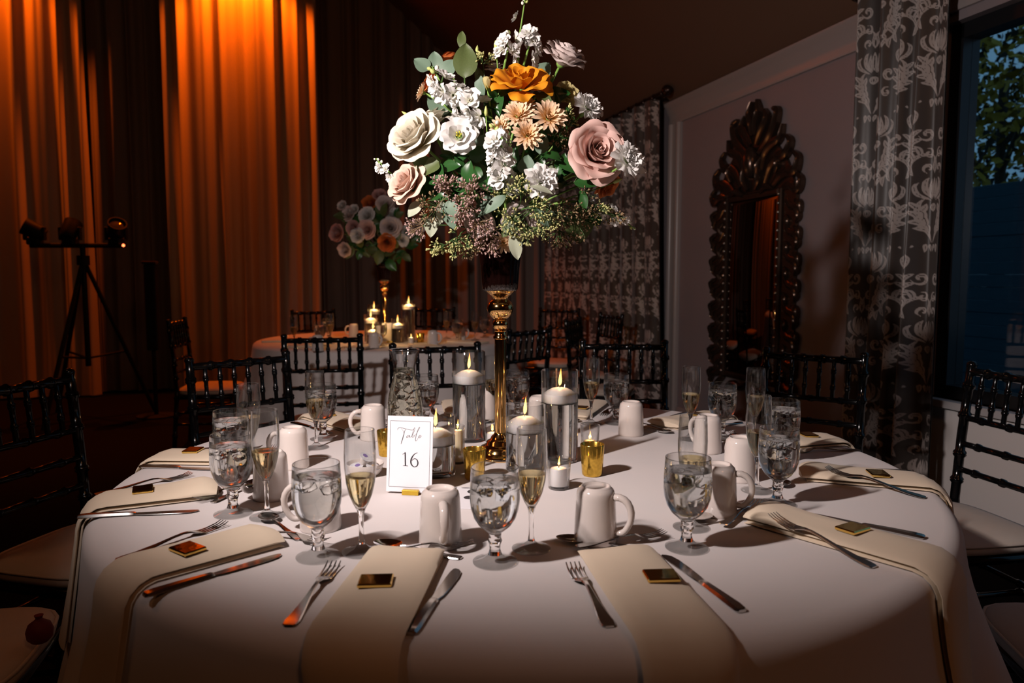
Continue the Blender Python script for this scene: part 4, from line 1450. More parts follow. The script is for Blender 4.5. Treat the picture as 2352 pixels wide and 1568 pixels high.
def mercury_votive(x, y, label, group, z=TZ, s=1.0, watts=0.04):
    th = thing('mercury_votive', label, 'candle', (x, y, z), 0, group)
    th.scale = (s, s, s)
    ob('votive_cup', Geo().lathe([(0, 0), (0.0205, 0), (0.0225, 0.002), (0.0235, 0.006), (0.0278, 0.071), (0.0270, 0.0725), (0.0258, 0.071), (0.0215, 0.010), (0, 0.009)], 32).mesh('votive_cup', M['mercury'], 50), th)
    ob('wax', Geo().lathe([(0, 0.0095), (0.0190, 0.0095), (0.0195, 0.026), (0, 0.027)], 24).mesh('wax', M['wax'], 50), th)
    burning(th, 0.027, 0.5, watts)
    return th


GV = 'votive candles on the near table'
clear_votive(0.079, -0.203, 'clear glass votive with white candle in front of the tall cylinder', GV)
mercury_votive(0.162, -0.098, 'speckled gold mercury glass votive standing in the open', GV)
clear_votive(0.184, 0.160, 'clear glass votive with low candle behind the gold votive', GV, wax_h=0.022)
mercury_votive(-0.105, -0.128, 'speckled gold votive half hidden behind the front goblet', GV, s=0.95)
clear_votive(-0.075, 0.245, 'clear glass votive just left of the gold stem, behind tall cylinder', GV, s=0.85, wax_h=0.03)
mercury_votive(-0.338, 0.090, 'speckled gold votive peeking out behind the table number card', GV, s=0.9)

# ------------------------------------------------------------------ carafe, card, dish of creamers
cf = thing('water_carafe', 'glass carafe of iced water with flared neck behind the card', 'carafe', (-0.308, 0.205, TZ))
co = [(0, 0), (0.036, 0), (0.0425, 0.004), (0.0455, 0.020), (0.0475, 0.060), (0.0470, 0.100), (0.0420, 0.140), (0.0335, 0.172), (0.0285, 0.192), (0.0285, 0.212), (0.0325, 0.234), (0.0400, 0.254), (0.0415, 0.258)]
ci = [(0.0405, 0.2595), (0.0385, 0.2565), (0.0308, 0.234), (0.0268, 0.212), (0.0268, 0.192), (0.0316, 0.171), (0.0400, 0.139), (0.0450, 0.100), (0.0455, 0.060), (0.0435, 0.020), (0.038, 0.009), (0, 0.008)]
ob('carafe_glass', Geo().lathe(co + ci, 40).mesh('carafe_glass', M['glass'], 0), cf)
ob('water', Geo().lathe([(0, 0.0078), (0.0383, 0.0088), (0.0440, 0.020), (0.0460, 0.060), (0.0455, 0.100), (0.0405, 0.139), (0.0321, 0.171), (0.0273, 0.192), (0.0272, 0.208), (0, 0.208)], 40).mesh('water', M['carafe_water'], 50), cf)
rc = random.Random(9)
for k in range(14):
    zz = 0.07 + 0.010 * k
    rad = 0.022 if zz < 0.15 else 0.010
    a = k * 2.4
    ob('ice_cube', GOB[2], cf, (rad * math.cos(a), rad * math.sin(a), zz), (rc.uniform(-1, 1), rc.uniform(-1, 1), a), 0.95 if zz < 0.16 else 0.7)


def strokes(name, lines, mat, parent, to, w0, lift):
    """flat lettering: each line is a list of (u, v, width) in card units, to() maps to card plane (x, z)"""
    g = Geo()
    for ln in lines:
        q = []
        for i in range(len(ln) - 1):
            a, b, c_, d = ln[max(i - 1, 0)], ln[i], ln[i + 1], ln[min(i + 2, len(ln) - 1)]
            for t in (0, 0.2, 0.4, 0.6, 0.8):
                q.append([0.5 * (2 * b[m] + (c_[m] - a[m]) * t + (2 * a[m] - 5 * b[m] + 4 * c_[m] - d[m]) * t * t + (3 * b[m] - a[m] - 3 * c_[m] + d[m]) * t ** 3) for m in range(3)])
        q.append(list(ln[-1]))
        P_ = [Vector(to(p[0], p[1])) for p in q]
        v, f = [], []
        for i, p in enumerate(P_):
            t = (P_[min(i + 1, len(P_) - 1)] - P_[max(i - 1, 0)]).normalized()
            nn = Vector((-t.y, t.x)) * max(0.3, q[i][2]) * w0
            for s_ in (-1, 1):
                v.append((p.x + nn.x * s_, -lift, p.y + nn.y * s_))
        for i in range(len(P_) - 1):
            f.append((2 * i, 2 * i + 2, 2 * i + 3, 2 * i + 1))
        n = len(v)
        f = f + [tuple(n + k for k in q_[::-1]) for q_ in f]
        v = v + [(x, y + lift * 0.6, z) for x, y, z in v]
        g.add(v, f)
    return ob(name, g.mesh(name, mat, 0), parent)


CW, CH = 0.0985, 0.158
cd = thing('table_number_card', 'white table number card reading Table 16 in a gold holder', 'card', (-0.236, -0.246, TZ), R_(-9))
TILT = R_(-7)
cardrot = (TILT, 0, 0)
cbody = ob('card_sheet', Geo().bbox(-CW / 2, CW / 2, -0.0009, 0.0009, 0.0, CH, 0.0003).mesh('card_sheet', M['card'], 30), cd, (0, 0, 0.004), cardrot)


def tocard(u, v):          # pixels of the lettering, as fractions of the card
    return ((u - 0.5) * CW, (1 - v) * CH)


def L_(pts, w=1.0):
    return [(*p, w) if len(p) == 2 else p for p in pts]


def px(pts):
    out = []
    for p in pts:
        le = 690 - (p[1] - 345) * 82 / 940
        out.append(((p[0] - le) / 588, (p[1] - 350) / 940, p[2] if len(p) > 2 else 0.9))
    return out


word = [px([(808, 528, .5), (806, 514, .6), (826, 498, .8), (870, 499, .8), (930, 512, .8), (985, 520, .7), (1018, 513, .4)]),
        px([(908, 512, .6), (893, 545, .9), (878, 590, 1.5), (862, 635, 1.7), (848, 672, 1.3), (838, 697, .7)]),
        px([(852, 505, .4), (880, 540, .6), (884, 580, .8)]),
        px([(955, 590, .6), (932, 592, .7), (915, 608, .8), (920, 617, .7), (940, 606, .6), (958, 588, .6), (950, 606, .9), (962, 611, .6), (980, 600, .5)]),
        px([(980, 600, .5), (1008, 560, .5), (1030, 505, .6), (1024, 492, .6), (1006, 535, .8), (988, 590, .9), (990, 610, .8), (1008, 606, .6), (1016, 592, .6), (1004, 588, .5)]),
        px([(1010, 592, .5), (1040, 570, .4), (1075, 520, .5), (1094, 486, .6), (1085, 485, .6), (1062, 530, .8), (1040, 590, .9), (1028, 635, 1.0), (1032, 655, .8), (1050, 640, .5), (1070, 606, .5)]),
        px([(1066, 606, .5), (1090, 596, .5), (1098, 584, .5), (1086, 583, .6), (1074, 600, .7), (1080, 613, .7), (1095, 607, .5), (1112, 588, .4)])]
strokes('word_table', word, M['ink'], cbody, tocard, 0.00042, 0.0012)
num = [px([(851, 826, .6), (868, 815, .8), (888, 800, 1.2)]), px([(886, 801, 2.2), (884, 850, 2.3), (881, 910, 2.3), (879, 966, 2.3)]), px([(848, 966, .7), (880, 964, 1.0), (912, 967, .7)]),
       px([(1045, 800, .6), (1018, 808, 1.0), (985, 838, 1.8), (960, 880, 2.5), (952, 920, 2.6), (962, 952, 2.2), (984, 972, 1.4), (1008, 972, 1.3), (1032, 955, 2.0), (1042, 925, 2.4), (1036, 893, 1.9), (1016, 874, 1.2), (992, 876, 1.0), (968, 896, 0.9)])]
strokes('number_sixteen', num, M['ink'], cbody, tocard, 0.00060, 0.0012)
b0, b1, c0, c1 = 0.062, 0.938, 0.066, 0.934
border = [[(b0, c0, 1), (b1, c0, 1)], [(b1, c0, 1), (b1, c1, 1)], [(b1, c1, 1), (b0, c1, 1)], [(b0, c1, 1), (b0, c0, 1)]]
strokes('border_line', border, M['ink'], cbody, tocard, 0.00030, 0.0012)
ob('gold_holder', Geo().bbox(-0.0125, 0.0225, -0.010, 0.008, 0.0, 0.0105, 0.0008).mesh('gold_holder', M['brass'], 30), cd)

# flat printed card lying between the front mug and goblet
fc = thing('flat_card', 'small white printed card lying flat behind the front mug', 'card', (-0.118, -0.275, TZ), R_(-4))
ob('card_sheet', Geo().bbox(-0.052, 0.052, -0.072, 0.072, 0.0004, 0.0024, 0.0004).mesh('card_sheet', M['card'], 30), fc)
g = Geo()
for (x, y, w, h) in ((-0.030, 0.064, 0.006, 0.004), (-0.006, 0.065, 0.010, 0.003), (0.018, 0.063, 0.007, 0.004), (0.012, 0.040, 0.012, 0.014), (0.010, -0.002, 0.012, 0.012), (0.034, 0.012, 0.003, 0.010), (0.030, -0.030, 0.004, 0.008), (-0.02, -0.03, 0.010, 0.003), (-0.02, -0.045, 0.012, 0.003)):
    g.lathe([(0, 0.0), (1.0, 0.0), (1.0, 0.0002), (0, 0.0002)], 12)
    for i in range(len(g.v) - 26, len(g.v)):
        p = g.v[i]
        g.v[i] = (x + p[0] * w, y + p[1] * h, 0.0024 + p[2])
ob('print', g.mesh('print', M['ink'], 30), fc)

dish = thing('creamer_dish', 'small white ceramic dish holding creamer cups beside the card', 'dish', (-0.356, -0.098, TZ))
ob('dish_body', Geo().lathe([(0, 0.0), (0.026, 0.0), (0.030, 0.002), (0.038, 0.012), (0.043, 0.028), (0.0425, 0.0295), (0.041, 0.028), (0.036, 0.014), (0.028, 0.006), (0, 0.005)], 32).mesh('dish_body', M['ceramic'], 60), dish)
for k, (x, y, z, a, b) in enumerate(((-0.016, -0.010, 0.0075, 0.5, -0.1), (0.016, -0.012, 0.0075, 0.5, 0.15), (0.0, 0.018, 0.0075, 0.3, 0.0), (-0.004, -0.004, 0.029, 0.75, -0.35))):
    cp = thing('creamer_cup', ('single-serve creamer cup, ' + ('left one in the white dish', 'right one in the white dish', 'rear one in the white dish', 'top one tilted on the others in the white dish')[k]), 'creamer', (-0.356 + x, -0.098 + y, TZ + z), 0, 'creamer cups in the dish')
    cp.rotation_euler = (a * 0.6, b, k * 0.6)
    ob('cup', Geo().lathe([(0, 0), (0.0105, 0), (0.0135, 0.017), (0, 0.017)], 20).mesh('cup', M['ceramic'], 40), cp)
    ob('lid', Geo().lathe([(0, 0.017), (0.0165, 0.017), (0.0165, 0.0182), (0, 0.0186)], 20).mesh('lid', M['lidprint'], 40), cp)
    ob('lid_print', Geo().lathe([(0, 0.0186), (0.006, 0.0187), (0.006, 0.0190), (0, 0.0192)], 12).mesh('lid_print', M['lidgold' if k == 1 else 'lidpurple'], 40), cp, (0.003, 0.003, 0))


# ------------------------------------------------------------------ tall gold stand with fluted bowl
def gold_stand(loc, label):
    th = thing('trumpet_stand', label, 'vase', loc, 0, 'tall gold flower stands')
    ob('base', Geo().lathe([(0, 0), (0.066, 0), (0.068, 0.003), (0.066, 0.008), (0.056, 0.012), (0.052, 0.018), (0.050, 0.026), (0.042, 0.030), (0.036, 0.033), (0.034, 0.041), (0.026, 0.045), (0.023, 0.052), (0.0165, 0.058), (0.0155, 0.062), (0, 0.062)], 40).mesh('base', M['gold'], 50), th)
    ob('stem', Geo().lathe([(0, 0.060), (0.0145, 0.060), (0.0145, 0.297), (0.018, 0.299), (0.018, 0.304), (0.0145, 0.307), (0.0145, 0.316), (0.0175, 0.318), (0, 0.322)], 32).mesh('stem', M['gold'], 50), th)
    ob('lower_knob', Geo().lathe([(0, 0.318), (0.012, 0.319), (0.017, 0.324), (0.0195, 0.332), (0.0195, 0.337), (0.017, 0.343), (0.012, 0.347), (0, 0.347)], 32).mesh('lower_knob', M['gold'], 40), th)
    ob('upper_knob', Geo().lathe([(0, 0.346), (0.014, 0.346), (0.021, 0.350), (0.029, 0.359), (0.033, 0.370), (0.033, 0.378), (0.029, 0.388), (0.021, 0.394), (0.017, 0.397), (0, 0.397)], 36).mesh('upper_knob', M['gold'], 40), th)
    fl = lambda k, z: 0.018 * (1 if k % 4 in (0, 1) else -1)
    ob('gold_cup', Geo().lathe([(0, 0.396), (0.018, 0.396), (0.020, 0.402), (0.027, 0.408), (0.034, 0.414), (0.037, 0.418), (0, 0.418)], 64, flute=fl).mesh('gold_cup', M['gold'], 60), th)
    prof = [(0, 0.417), (0.039, 0.417), (0.0425, 0.421), (0.0445, 0.440), (0.0470, 0.475), (0.0510, 0.505), (0.0570, 0.525), (0.0640, 0.540), (0.0630, 0.542), (0.0550, 0.525), (0.0485, 0.505), (0.0445, 0.475), (0.042, 0.440), (0.039, 0.427), (0, 0.425)]
    ob('fluted_bowl', Geo().lathe(prof, 96, flute=lambda k, z: 0.022 * math.cos(k * 2 * PI / 4)).mesh('fluted_bowl', M['smoked'], 0), th)
    return th


VX, VY = -0.050, 0.080
gold_stand((VX, VY, TZ), 'tall polished gold stand with dark fluted bowl on the near table')

# ------------------------------------------------------------------ flowers
def petal_geo(L, a0, a1, phi, r0, seed, nu=8, nv=10, ruffle=0.0, point=0.12, curl=0.10, narrow=0.55, roll=0.0):
    """one petal: rises from radius r0, leaning from a0 to a1 degrees off the flower axis, spanning +-phi degrees; unit size"""
    r = random.Random(seed)
    ph = [r.uniform(0, 6.28) for _ in range(4)]
    v, al = [], []
    rad, z = r0, 0.0
    prof = []
    for j in range(nv + 1):
        k = j / nv
        prof.append((rad, z))
        a = R_(a0 + (a1 - a0) * k ** 1.6 + roll * max(0, (k - 0.68) / 0.32) ** 1.5)
        rad += L / nv * math.sin(a)
        z += L / nv * math.cos(a)
    for j in range(nv + 1):
        k = j / nv
        wid = narrow + (1 - narrow) * math.sin(PI / 2 * min(1, k * 1.25))
        for i in range(nu + 1):
            u = -1 + 2 * i / nu
            drop = 1 - (0.30 * abs(u) ** 2.5) * k + point * 0.5 * max(0, 1 - abs(u) * 2.2) * k * k
            kk = min(nv, max(0, k * drop * nv))
            j0 = int(min(nv - 1, kk))
            t = kk - j0
            rr = prof[j0][0] * (1 - t) + prof[j0 + 1][0] * t
            zz = prof[j0][1] * (1 - t) + prof[j0 + 1][1] * t
            rr += curl * L * (u * u) * k * 0.6 + ruffle * L * k * k * math.sin(5 * u + ph[0])
            zz += ruffle * L * k * k * math.sin(6.5 * u + ph[1]) + 0.02 * L * math.sin(3 * u + ph[2]) * k
            f = R_(phi) * u * wid * min(1.0, 0.2 + r0 / max(1e-4, rr) * 0.5 + 0.5)
            v.append((rr * math.cos(f), rr * math.sin(f), zz))
            al.append(k)
    m = nu + 1
    f = []
    for j in range(nv):
        for i in range(nu):
            a = j * m + i
            f.append((a, a + 1, a + m + 1, a + m))
    return v, f, al


ROSE_LAYERS = [(3, 0.86, 3, -14, 100, 0.07, 0.00, 0), (3, 0.91, 8, -9, 90, 0.12, 0.01, 20), (4, 0.97, 13, 0, 80, 0.16, 0.015, 40), (4, 1.04, 20, 9, 74, 0.20, 0.022, 65), (5, 1.10, 31, 22, 67, 0.22, 0.028, 95), (5, 1.14, 44, 42, 62, 0.22, 0.035, 105), (5, 1.08, 61, 66, 58, 0.21, 0.04, 105)]
WIDE_LAYERS = [(3, 0.66, 5, -8, 95, 0.08, 0.02, 10), (4, 0.72, 16, 10, 70, 0.14, 0.04, 40), (4, 0.88, 34, 32, 56, 0.17, 0.05, 70), (5, 1.05, 54, 60, 47, 0.18, 0.06, 90), (5, 1.18, 72, 92, 40, 0.16, 0.07, 80)]


def petal_bank(layers, tagname, variants=2, seed=0):
    bank = []
    for li, (n, L, a0, a1, phi, r0, ruf, roll) in enumerate(layers):
        vs = []
        for k in range(variants):
            v, f, al = petal_geo(L, a0, a1, phi, r0, seed + li * 10 + k, nu=14, nv=12, ruffle=ruf, roll=roll)
            vs.append(Geo().add(v, f).mesh(tagname, P['cream'], 0, al))
        bank.append((n, vs))
    return bank


ROSE = petal_bank(ROSE_LAYERS, 'petal', 3, 1)
WIDE = petal_bank(WIDE_LAYERS, 'petal', 3, 500)
SEPAL = None


def facing(d):
    return Vector(d).normalized().to_track_quat('Z', 'Y')


def stem_to(parent, top, axis, ctr=(VX, VY), rad=0.0030, bottom=1.24, mat='stem', spread=0.020):
    """green stem from inside the bowl to the underside of the flower, given in world space under an identity parent"""
    h = hash((round(top[0], 3), round(top[2], 3))) % 1000 / 1000 * 6.28
    b = Vector((ctr[0] + spread * math.cos(h), ctr[1] + spread * math.sin(h), bottom))
    t = Vector(top)
    a = Vector(axis).normalized()
    ln = (t - b).length
    pts = bez(b, b + Vector((0, 0, ln * 0.45)), t - a * ln * 0.30, t, 10)
    o = ob('stem', Geo().tube(pts, [rad * 1.1] * 6 + [rad] * 5, 6).mesh('stem', M[mat], 0), parent)
    o.matrix_parent_inverse = parent.matrix_basis.inverted()
    return o


def rose(pos, d, R, pet, label, group, bank=ROSE, centre=(VX, VY), bottom=1.24, seed=0, stem=True, mat='stem'):
    r = random.Random(seed + 17)
    q = facing(d)
    a = Vector(d).normalized()
    base = Vector(pos) - a * R * 0.42
    th = thing('rose', label, 'flower', base, 0, group, q)
    R = R / 1.08
    for li, (n, vs) in enumerate(bank):
        off = r.uniform(0, 6.28)
        for k in range(n):
            ang = off + 2 * PI * k / n + r.uniform(-0.12, 0.12)
            o = ob('petal', vs[(k + li) % len(vs)], th, (0, 0, R * (0.02 + 0.015 * (k % 2))), (r.uniform(-0.06, 0.06), r.uniform(-0.06, 0.06), ang), R * r.uniform(0.95, 1.06), P[pet])
    ob('calyx', Geo().lathe([(0, -0.16 * R), (0.10 * R, -0.15 * R), (0.20 * R, -0.05 * R), (0.24 * R, 0.06 * R), (0.16 * R, 0.14 * R), (0, 0.12 * R)], 12).mesh('calyx', M['stem'], 0), th)
    if stem:
        stem_to(th, base - a * R * 0.12, a, centre, 0.0032, bottom, mat)
    return th


def joined(layers, R, seed, mat, nu=6, nv=5, name='bloom', extra=None):
    """all petals of a small bloom in one mesh"""
    r = random.Random(seed)
    g, al_ = Geo(), []
    for li, (n, L, a0, a1, phi, r0, ruf, *ro) in enumerate(layers):
        off = r.uniform(0, 6.28)
        for k in range(n):
            v, f, al = petal_geo(L, a0, a1, phi, r0, seed * 31 + li * 10 + k, nu, nv, ruf, roll=ro[0] if ro else 0)
            ang = off + 2 * PI * k / n + r.uniform(-0.1, 0.1)
            c_, s_ = math.cos(ang), math.sin(ang)
            sc_ = R * r.uniform(0.93, 1.07)
            g.add([((x * c_ - y * s_) * sc_, (x * s_ + y * c_) * sc_, z * sc_) for x, y, z in v], f)
            al_ += al
    return g.mesh(name, mat, 0, al_)


# ---- the six big roses and the smaller ones round them
GR = 'roses in the near bouquet'
rose((-0.001, 0.005, 1.672), (0.05, -0.62, 0.80), 0.069, 'orange', 'bright orange open rose high in the near bouquet', GR, WIDE, seed=3)
rose((0.106, 0.080, 1.741), (0.42, -0.40, 0.78), 0.054, 'blush', 'pale blush rose at the upper right of the near bouquet', GR, seed=4)
rose((-0.247, -0.005, 1.536), (-0.50, -0.72, 0.48), 0.064, 'cream', 'large cream rose at the left of the near bouquet', GR, seed=5)
rose((-0.216, 0.065, 1.588), (-0.25, -0.25, 0.90), 0.044, 'cream', 'smaller cream rose behind the large cream rose', GR, seed=6)
rose((-0.266, -0.005, 1.428), (-0.62, -0.66, 0.42), 0.051, 'peach', 'peach pink rose low on the left of the near bouquet', GR, seed=7)
rose((0.174, -0.035, 1.496), (0.22, -0.95, 0.20), 0.067, 'pink', 'large dusty pink rose at the right of the near bouquet', GR, seed=8)
rose((-0.178, 0.130, 1.737), (-0.3, 0.2, 0.9), 0.034, 'rust', 'rust orange rose behind eucalyptus leaves at the top left', GR, seed=9)
rose((-0.221, 0.100, 1.685), (-0.8, -0.1, 0.5), 0.026, 'rust', 'small rust orange rose at the far left below the round leaves', GR, seed=10)
rose((0.214, 0.100, 1.438), (0.4, -0.3, -0.5), 0.034, 'rust', 'dark rust rose drooping under the dusty pink rose', GR, seed=11)
rose((-0.065, 0.110, 1.722), (-0.1, -0.3, 0.9), 0.022, 'blush', 'small blush rose bud behind the orange rose', GR, seed=12)
rose((-0.005, 0.010, 1.345), (0.05, -0.9, -0.3), 0.042, 'blush', 'shaded blush rose low behind the seeded sprigs above the bowl', GR, seed=13)
rose((-0.100, 0.010, 1.340), (-0.2, -0.9, -0.2), 0.036, 'blush', 'shaded blush rose low behind the pink seeds', GR, seed=14)

# ---- chrysanthemums
MUM = [(14, 1.0, 66, 84, 11, 0.10, 0.0), (13, 0.92, 52, 64, 11, 0.09, 0.0), (12, 0.80, 38, 44, 11, 0.08, 0.0), (10, 0.62, 24, 22, 12, 0.06, 0.0), (8, 0.42, 12, 4, 16, 0.03, 0.0)]


def mumbloom(R, seed):
    r = random.Random(seed)
    g, al_ = Geo(), []
    for li, (n, L, a0, a1, phi, r0, ruf) in enumerate(MUM):
        off = r.uniform(0, 6.28)
        for k in range(n):
            v, f, al = [], [], []
            nv = 6
            w = L * 0.105
            rad, z = r0, 0
            lean = r.uniform(-5, 5)
            for j in range(nv + 1):
                t = j / nv
                wd = w * (0.45 + 0.75 * math.sin(PI * (0.10 + 0.72 * t))) * (0.35 if j == nv else 1)
                for u, dz in ((-1, 0.35), (0, 0), (1, 0.35)):
                    v.append((rad, wd * u, z + wd * dz))
                    al.append(t * (0.4 + 0.6 * (1 - li / 5)))
                a = R_(a0 + (a1 - a0) * t + lean)
                rad += L / nv * math.sin(a)
                z += L / nv * math.cos(a)
            for j in range(nv):
                for i in range(2):
                    b = j * 3 + i
                    f.append((b, b + 1, b + 4, b + 3))
            ang = off + 2 * PI * k / n + r.uniform(-0.1, 0.1)
            c_, s_ = math.cos(ang), math.sin(ang)
            g.add([((x * c_ - y * s_) * R, (x * s_ + y * c_) * R, z * R) for x, y, z in v], f)
            al_ += al
    return g.mesh('petals', P['mum'], 0, al_)


def bloomthing(name, label, group, pos, d, me, R, back=0.3, cal='stem', extra=None, centre=(VX, VY), bottom=1.24, mat='stem', rad=0.0024, stem=True, calr=0.2):
    q = facing(d)
    a = Vector(d).normalized()
    base = Vector(pos) - a * R * back
    th = thing(name, label, 'flower', base, 0, group, q)
    ob(me.name.split('.')[0], me, th)
    ob('calyx', Geo().lathe([(0, -calr * R), (calr * 0.6 * R, -calr * 0.9 * R), (calr * R, 0), (calr * 0.9 * R, 0.12 * R), (0, 0.10 * R)], 10).mesh('calyx', M[cal], 0), th)
    if extra:
        extra(th, R)
    if stem:
        stem_to(th, base - a * R * calr * 0.9, a, centre, rad, bottom, mat)
    return th


GMUM = 'peach chrysanthemums in the near bouquet'
for k, (p, d, R, la) in enumerate((((-0.007, -0.045, 1.578), (-0.1, -0.85, 0.5), 0.037, 'peach chrysanthemum under the orange rose'),
                                   ((0.064, -0.045, 1.573), (0.25, -0.88, 0.4), 0.041, 'peach chrysanthemum, right one of the cluster'),
                                   ((0.015, -0.062, 1.530), (0.05, -0.97, 0.15), 0.037, 'peach chrysanthemum, lowest one of the cluster'),
                                   ((-0.047, -0.045, 1.551), (-0.3, -0.9, 0.2), 0.026, 'small peach chrysanthemum, left one of the cluster'),
                                   ((0.010, -0.005, 1.606), (0.1, -0.6, 0.8), 0.032, 'peach chrysanthemum, rear one of the cluster'),
                                   ((-0.040, 0.000, 1.292), (0.0, -0.9, 0.1), 0.026, 'small orange chrysanthemum at the rim of the bowl'),
                                   ((-0.236, 0.045, 1.648), (-0.95, -0.2, 0.35), 0.024, 'half closed peach chrysanthemum at the left edge'))):
    bloomthing('chrysanthemum', la + ' in the near bouquet', GMUM, p, d, mumbloom(R, 40 + k), R, 0.25)

# ---- carnations
CARN = [(5, 0.55, 8, 0, 60, 0.06, 0.10), (6, 0.62, 22, 18, 52, 0.08, 0.13), (7, 0.78, 38, 40, 44, 0.08, 0.13), (7, 0.90, 56, 66, 42, 0.08, 0.12), (7, 1.00, 74, 96, 42, 0.08, 0.11)]
GCA = 'white carnations in the near bouquet'


def tube_calyx(th, R):
    ob('calyx_tube', Geo().lathe([(0, -0.75 * R), (0.14 * R, -0.72 * R), (0.20 * R, -0.3 * R), (0.22 * R, 0.02 * R), (0, 0.05 * R)], 12).mesh('calyx_tube', M['stem'], 0), th)


for k, (p, d, R, la) in enumerate((((0.044, -0.085, 1.428), (0.1, -0.9, 0.35), 0.041, 'white carnation low in the middle'), ((0.240, -0.100, 1.472), (0.45, -0.80, 0.40), 0.043, 'white carnation at the far right edge'),
                                   ((0.168, 0.070, 1.624), (0.5, -0.75, 0.45), 0.040, 'white carnation at the upper right below the blush rose'))):
    bloomthing('carnation', la + ' of the near bouquet', GCA, p, d, joined(CARN, R * 0.95, 60 + k, P['white'], 8, 5, 'petals'), R, 0.35, extra=tube_calyx)

# ---- lisianthus
LIS = [(3, 0.50, 14, 4, 70, 0.16, 0.05), (4, 0.70, 34, 34, 62, 0.16, 0.06), (5, 0.90, 52, 66, 54, 0.16, 0.07), (5, 1.00, 70, 100, 50, 0.16, 0.07)]
GL = 'lisianthus in the near bouquet'


def eye(th, R):
    for k in range(5):
        a = k * 1.257
        ob('stamen', Geo().tube([(0.04 * R * math.cos(a), 0.04 * R * math.sin(a), 0.05 * R), (0.10 * R * math.cos(a), 0.10 * R * math.sin(a), 0.36 * R), (0.13 * R * math.cos(a), 0.13 * R * math.sin(a), 0.48 * R)], [0.02 * R, 0.02 * R, 0.045 * R], 6).mesh('stamen', M['yellow'], 0), th)


bloomthing('lisianthus', 'ruffled white lisianthus with yellow eye at the left of the near bouquet', GL, (-0.141, -0.050, 1.530), (0.02, -0.97, 0.18), joined(LIS, 0.041, 71, P['white'], 10, 6, 'petals'), 0.043, 0.3, extra=eye)
bloomthing('lisianthus', 'white lisianthus just behind the one with the yellow eye', GL, (-0.128, 0.010, 1.578), (0.15, -0.45, 0.85), joined(LIS, 0.041, 72, P['white'], 10, 6, 'petals'), 0.042, 0.3)
bloomthing('lisianthus', 'lemon lisianthus in shade at the upper right of the near bouquet', GL, (0.113, 0.075, 1.655), (0.5, -0.75, 0.3), joined(LIS, 0.030, 73, P['lemon'], 8, 5, 'petals'), 0.031, 0.3, extra=eye)
BUDL = [(3, 0.9, 14, -16, 110, 0.10, 0.0), (3, 0.95, 20, -20, 95, 0.14, 0.0)]
bloomthing('lisianthus', 'closed lemon lisianthus bud beside the orange rose', GL, (-0.078, 0.000, 1.655), (-0.1, -0.35, 0.9), joined(BUDL, 0.030, 74, P['lemon'], 8, 6, 'petals'), 0.022, 0.5)

# ---- stock: spikes of small four-petalled florets
FLO = [(3, 0.5, 16, 16, 66, 0.10, 0.04), (4, 0.85, 46, 60, 50, 0.10, 0.06), (4, 1.0, 64, 88, 48, 0.10, 0.07)]
FLORET = [joined(FLO, 1.0, 80 + k, P['white'], 6, 4, 'floret') for k in range(3)]
BUDM = Geo().lathe([(0, 0), (0.30, 0.08), (0.46, 0.40), (0.40, 0.85), (0.20, 1.15), (0, 1.25)], 8).mesh('bud', M['bud'], 0)
WBUD = Geo().lathe([(0, 0), (0.30, 0.08), (0.50, 0.40), (0.46, 0.85), (0.22, 1.10), (0, 1.18)], 8).mesh('bud', pmat('white_bud', (0.80, 0.80, 0.66), 0.6), 0)


def stock(label, pts, n, fr, group, buds=4, seed=0, mat='stem', spread=0.9, bottom=1.24, ctr=(VX, VY)):
    """spike of florets along the polyline pts (bottom to top)"""
    r = random.Random(seed)
    pts = [Vector(p) for p in pts]
    th = thing('stock_stem', label, 'flower', pts[0], 0, group)
    seg = [(pts[i + 1] - pts[i]).length for i in range(len(pts) - 1)]
    tot = sum(seg)
    def at(t):
        s = t * tot
        for i, l in enumerate(seg):
            if s <= l or i == len(seg) - 1:
                return pts[i].lerp(pts[i + 1], min(1, s / l)), (pts[i + 1] - pts[i]).normalized()
            s -= l
    full = [at(k / 8)[0] - pts[0] for k in range(9)]
    ob('spike_stem', Geo().tube(full, [0.0028 - 0.0014 * k / 8 for k in range(9)], 6).mesh('spike_stem', M[mat], 0), th)
    for k in range(n):
        t = (k + 0.5) / n * (0.82 if buds else 1.0)
        p, tg = at(t)
        a = k * 2.4 + r.uniform(-0.3, 0.3)
        side = tg.orthogonal().normalized()
        side.rotate(Quaternion(tg, a))
        if side.y > 0.35:                       # most florets show on the outer side of the bouquet
            side.y *= -0.5
            side.normalize()
        R = fr * r.uniform(0.85, 1.15)
        q = facing(side * 0.9 + tg * 0.35)
        pp = p - pts[0] + side * fr * spread
        ob('floret', FLORET[k % 3], th, pp, None, R, None, q)
    for k in range(buds):
        p, tg = at(0.80 + 0.20 * (k + 0.5) / buds)
        side = tg.orthogonal().normalized()
        side.rotate(Quaternion(tg, k * 2.4 + seed))
        ob('bud', BUDM if k % 2 else WBUD, th, p - pts[0] + side * fr * 0.22, None, fr * 0.52 * (1 - 0.08 * k), None, facing(side * 0.7 + tg))
    stem_to(th, pts[0], (pts[1] - pts[0]), ctr, 0.0030, bottom, mat)
    return th


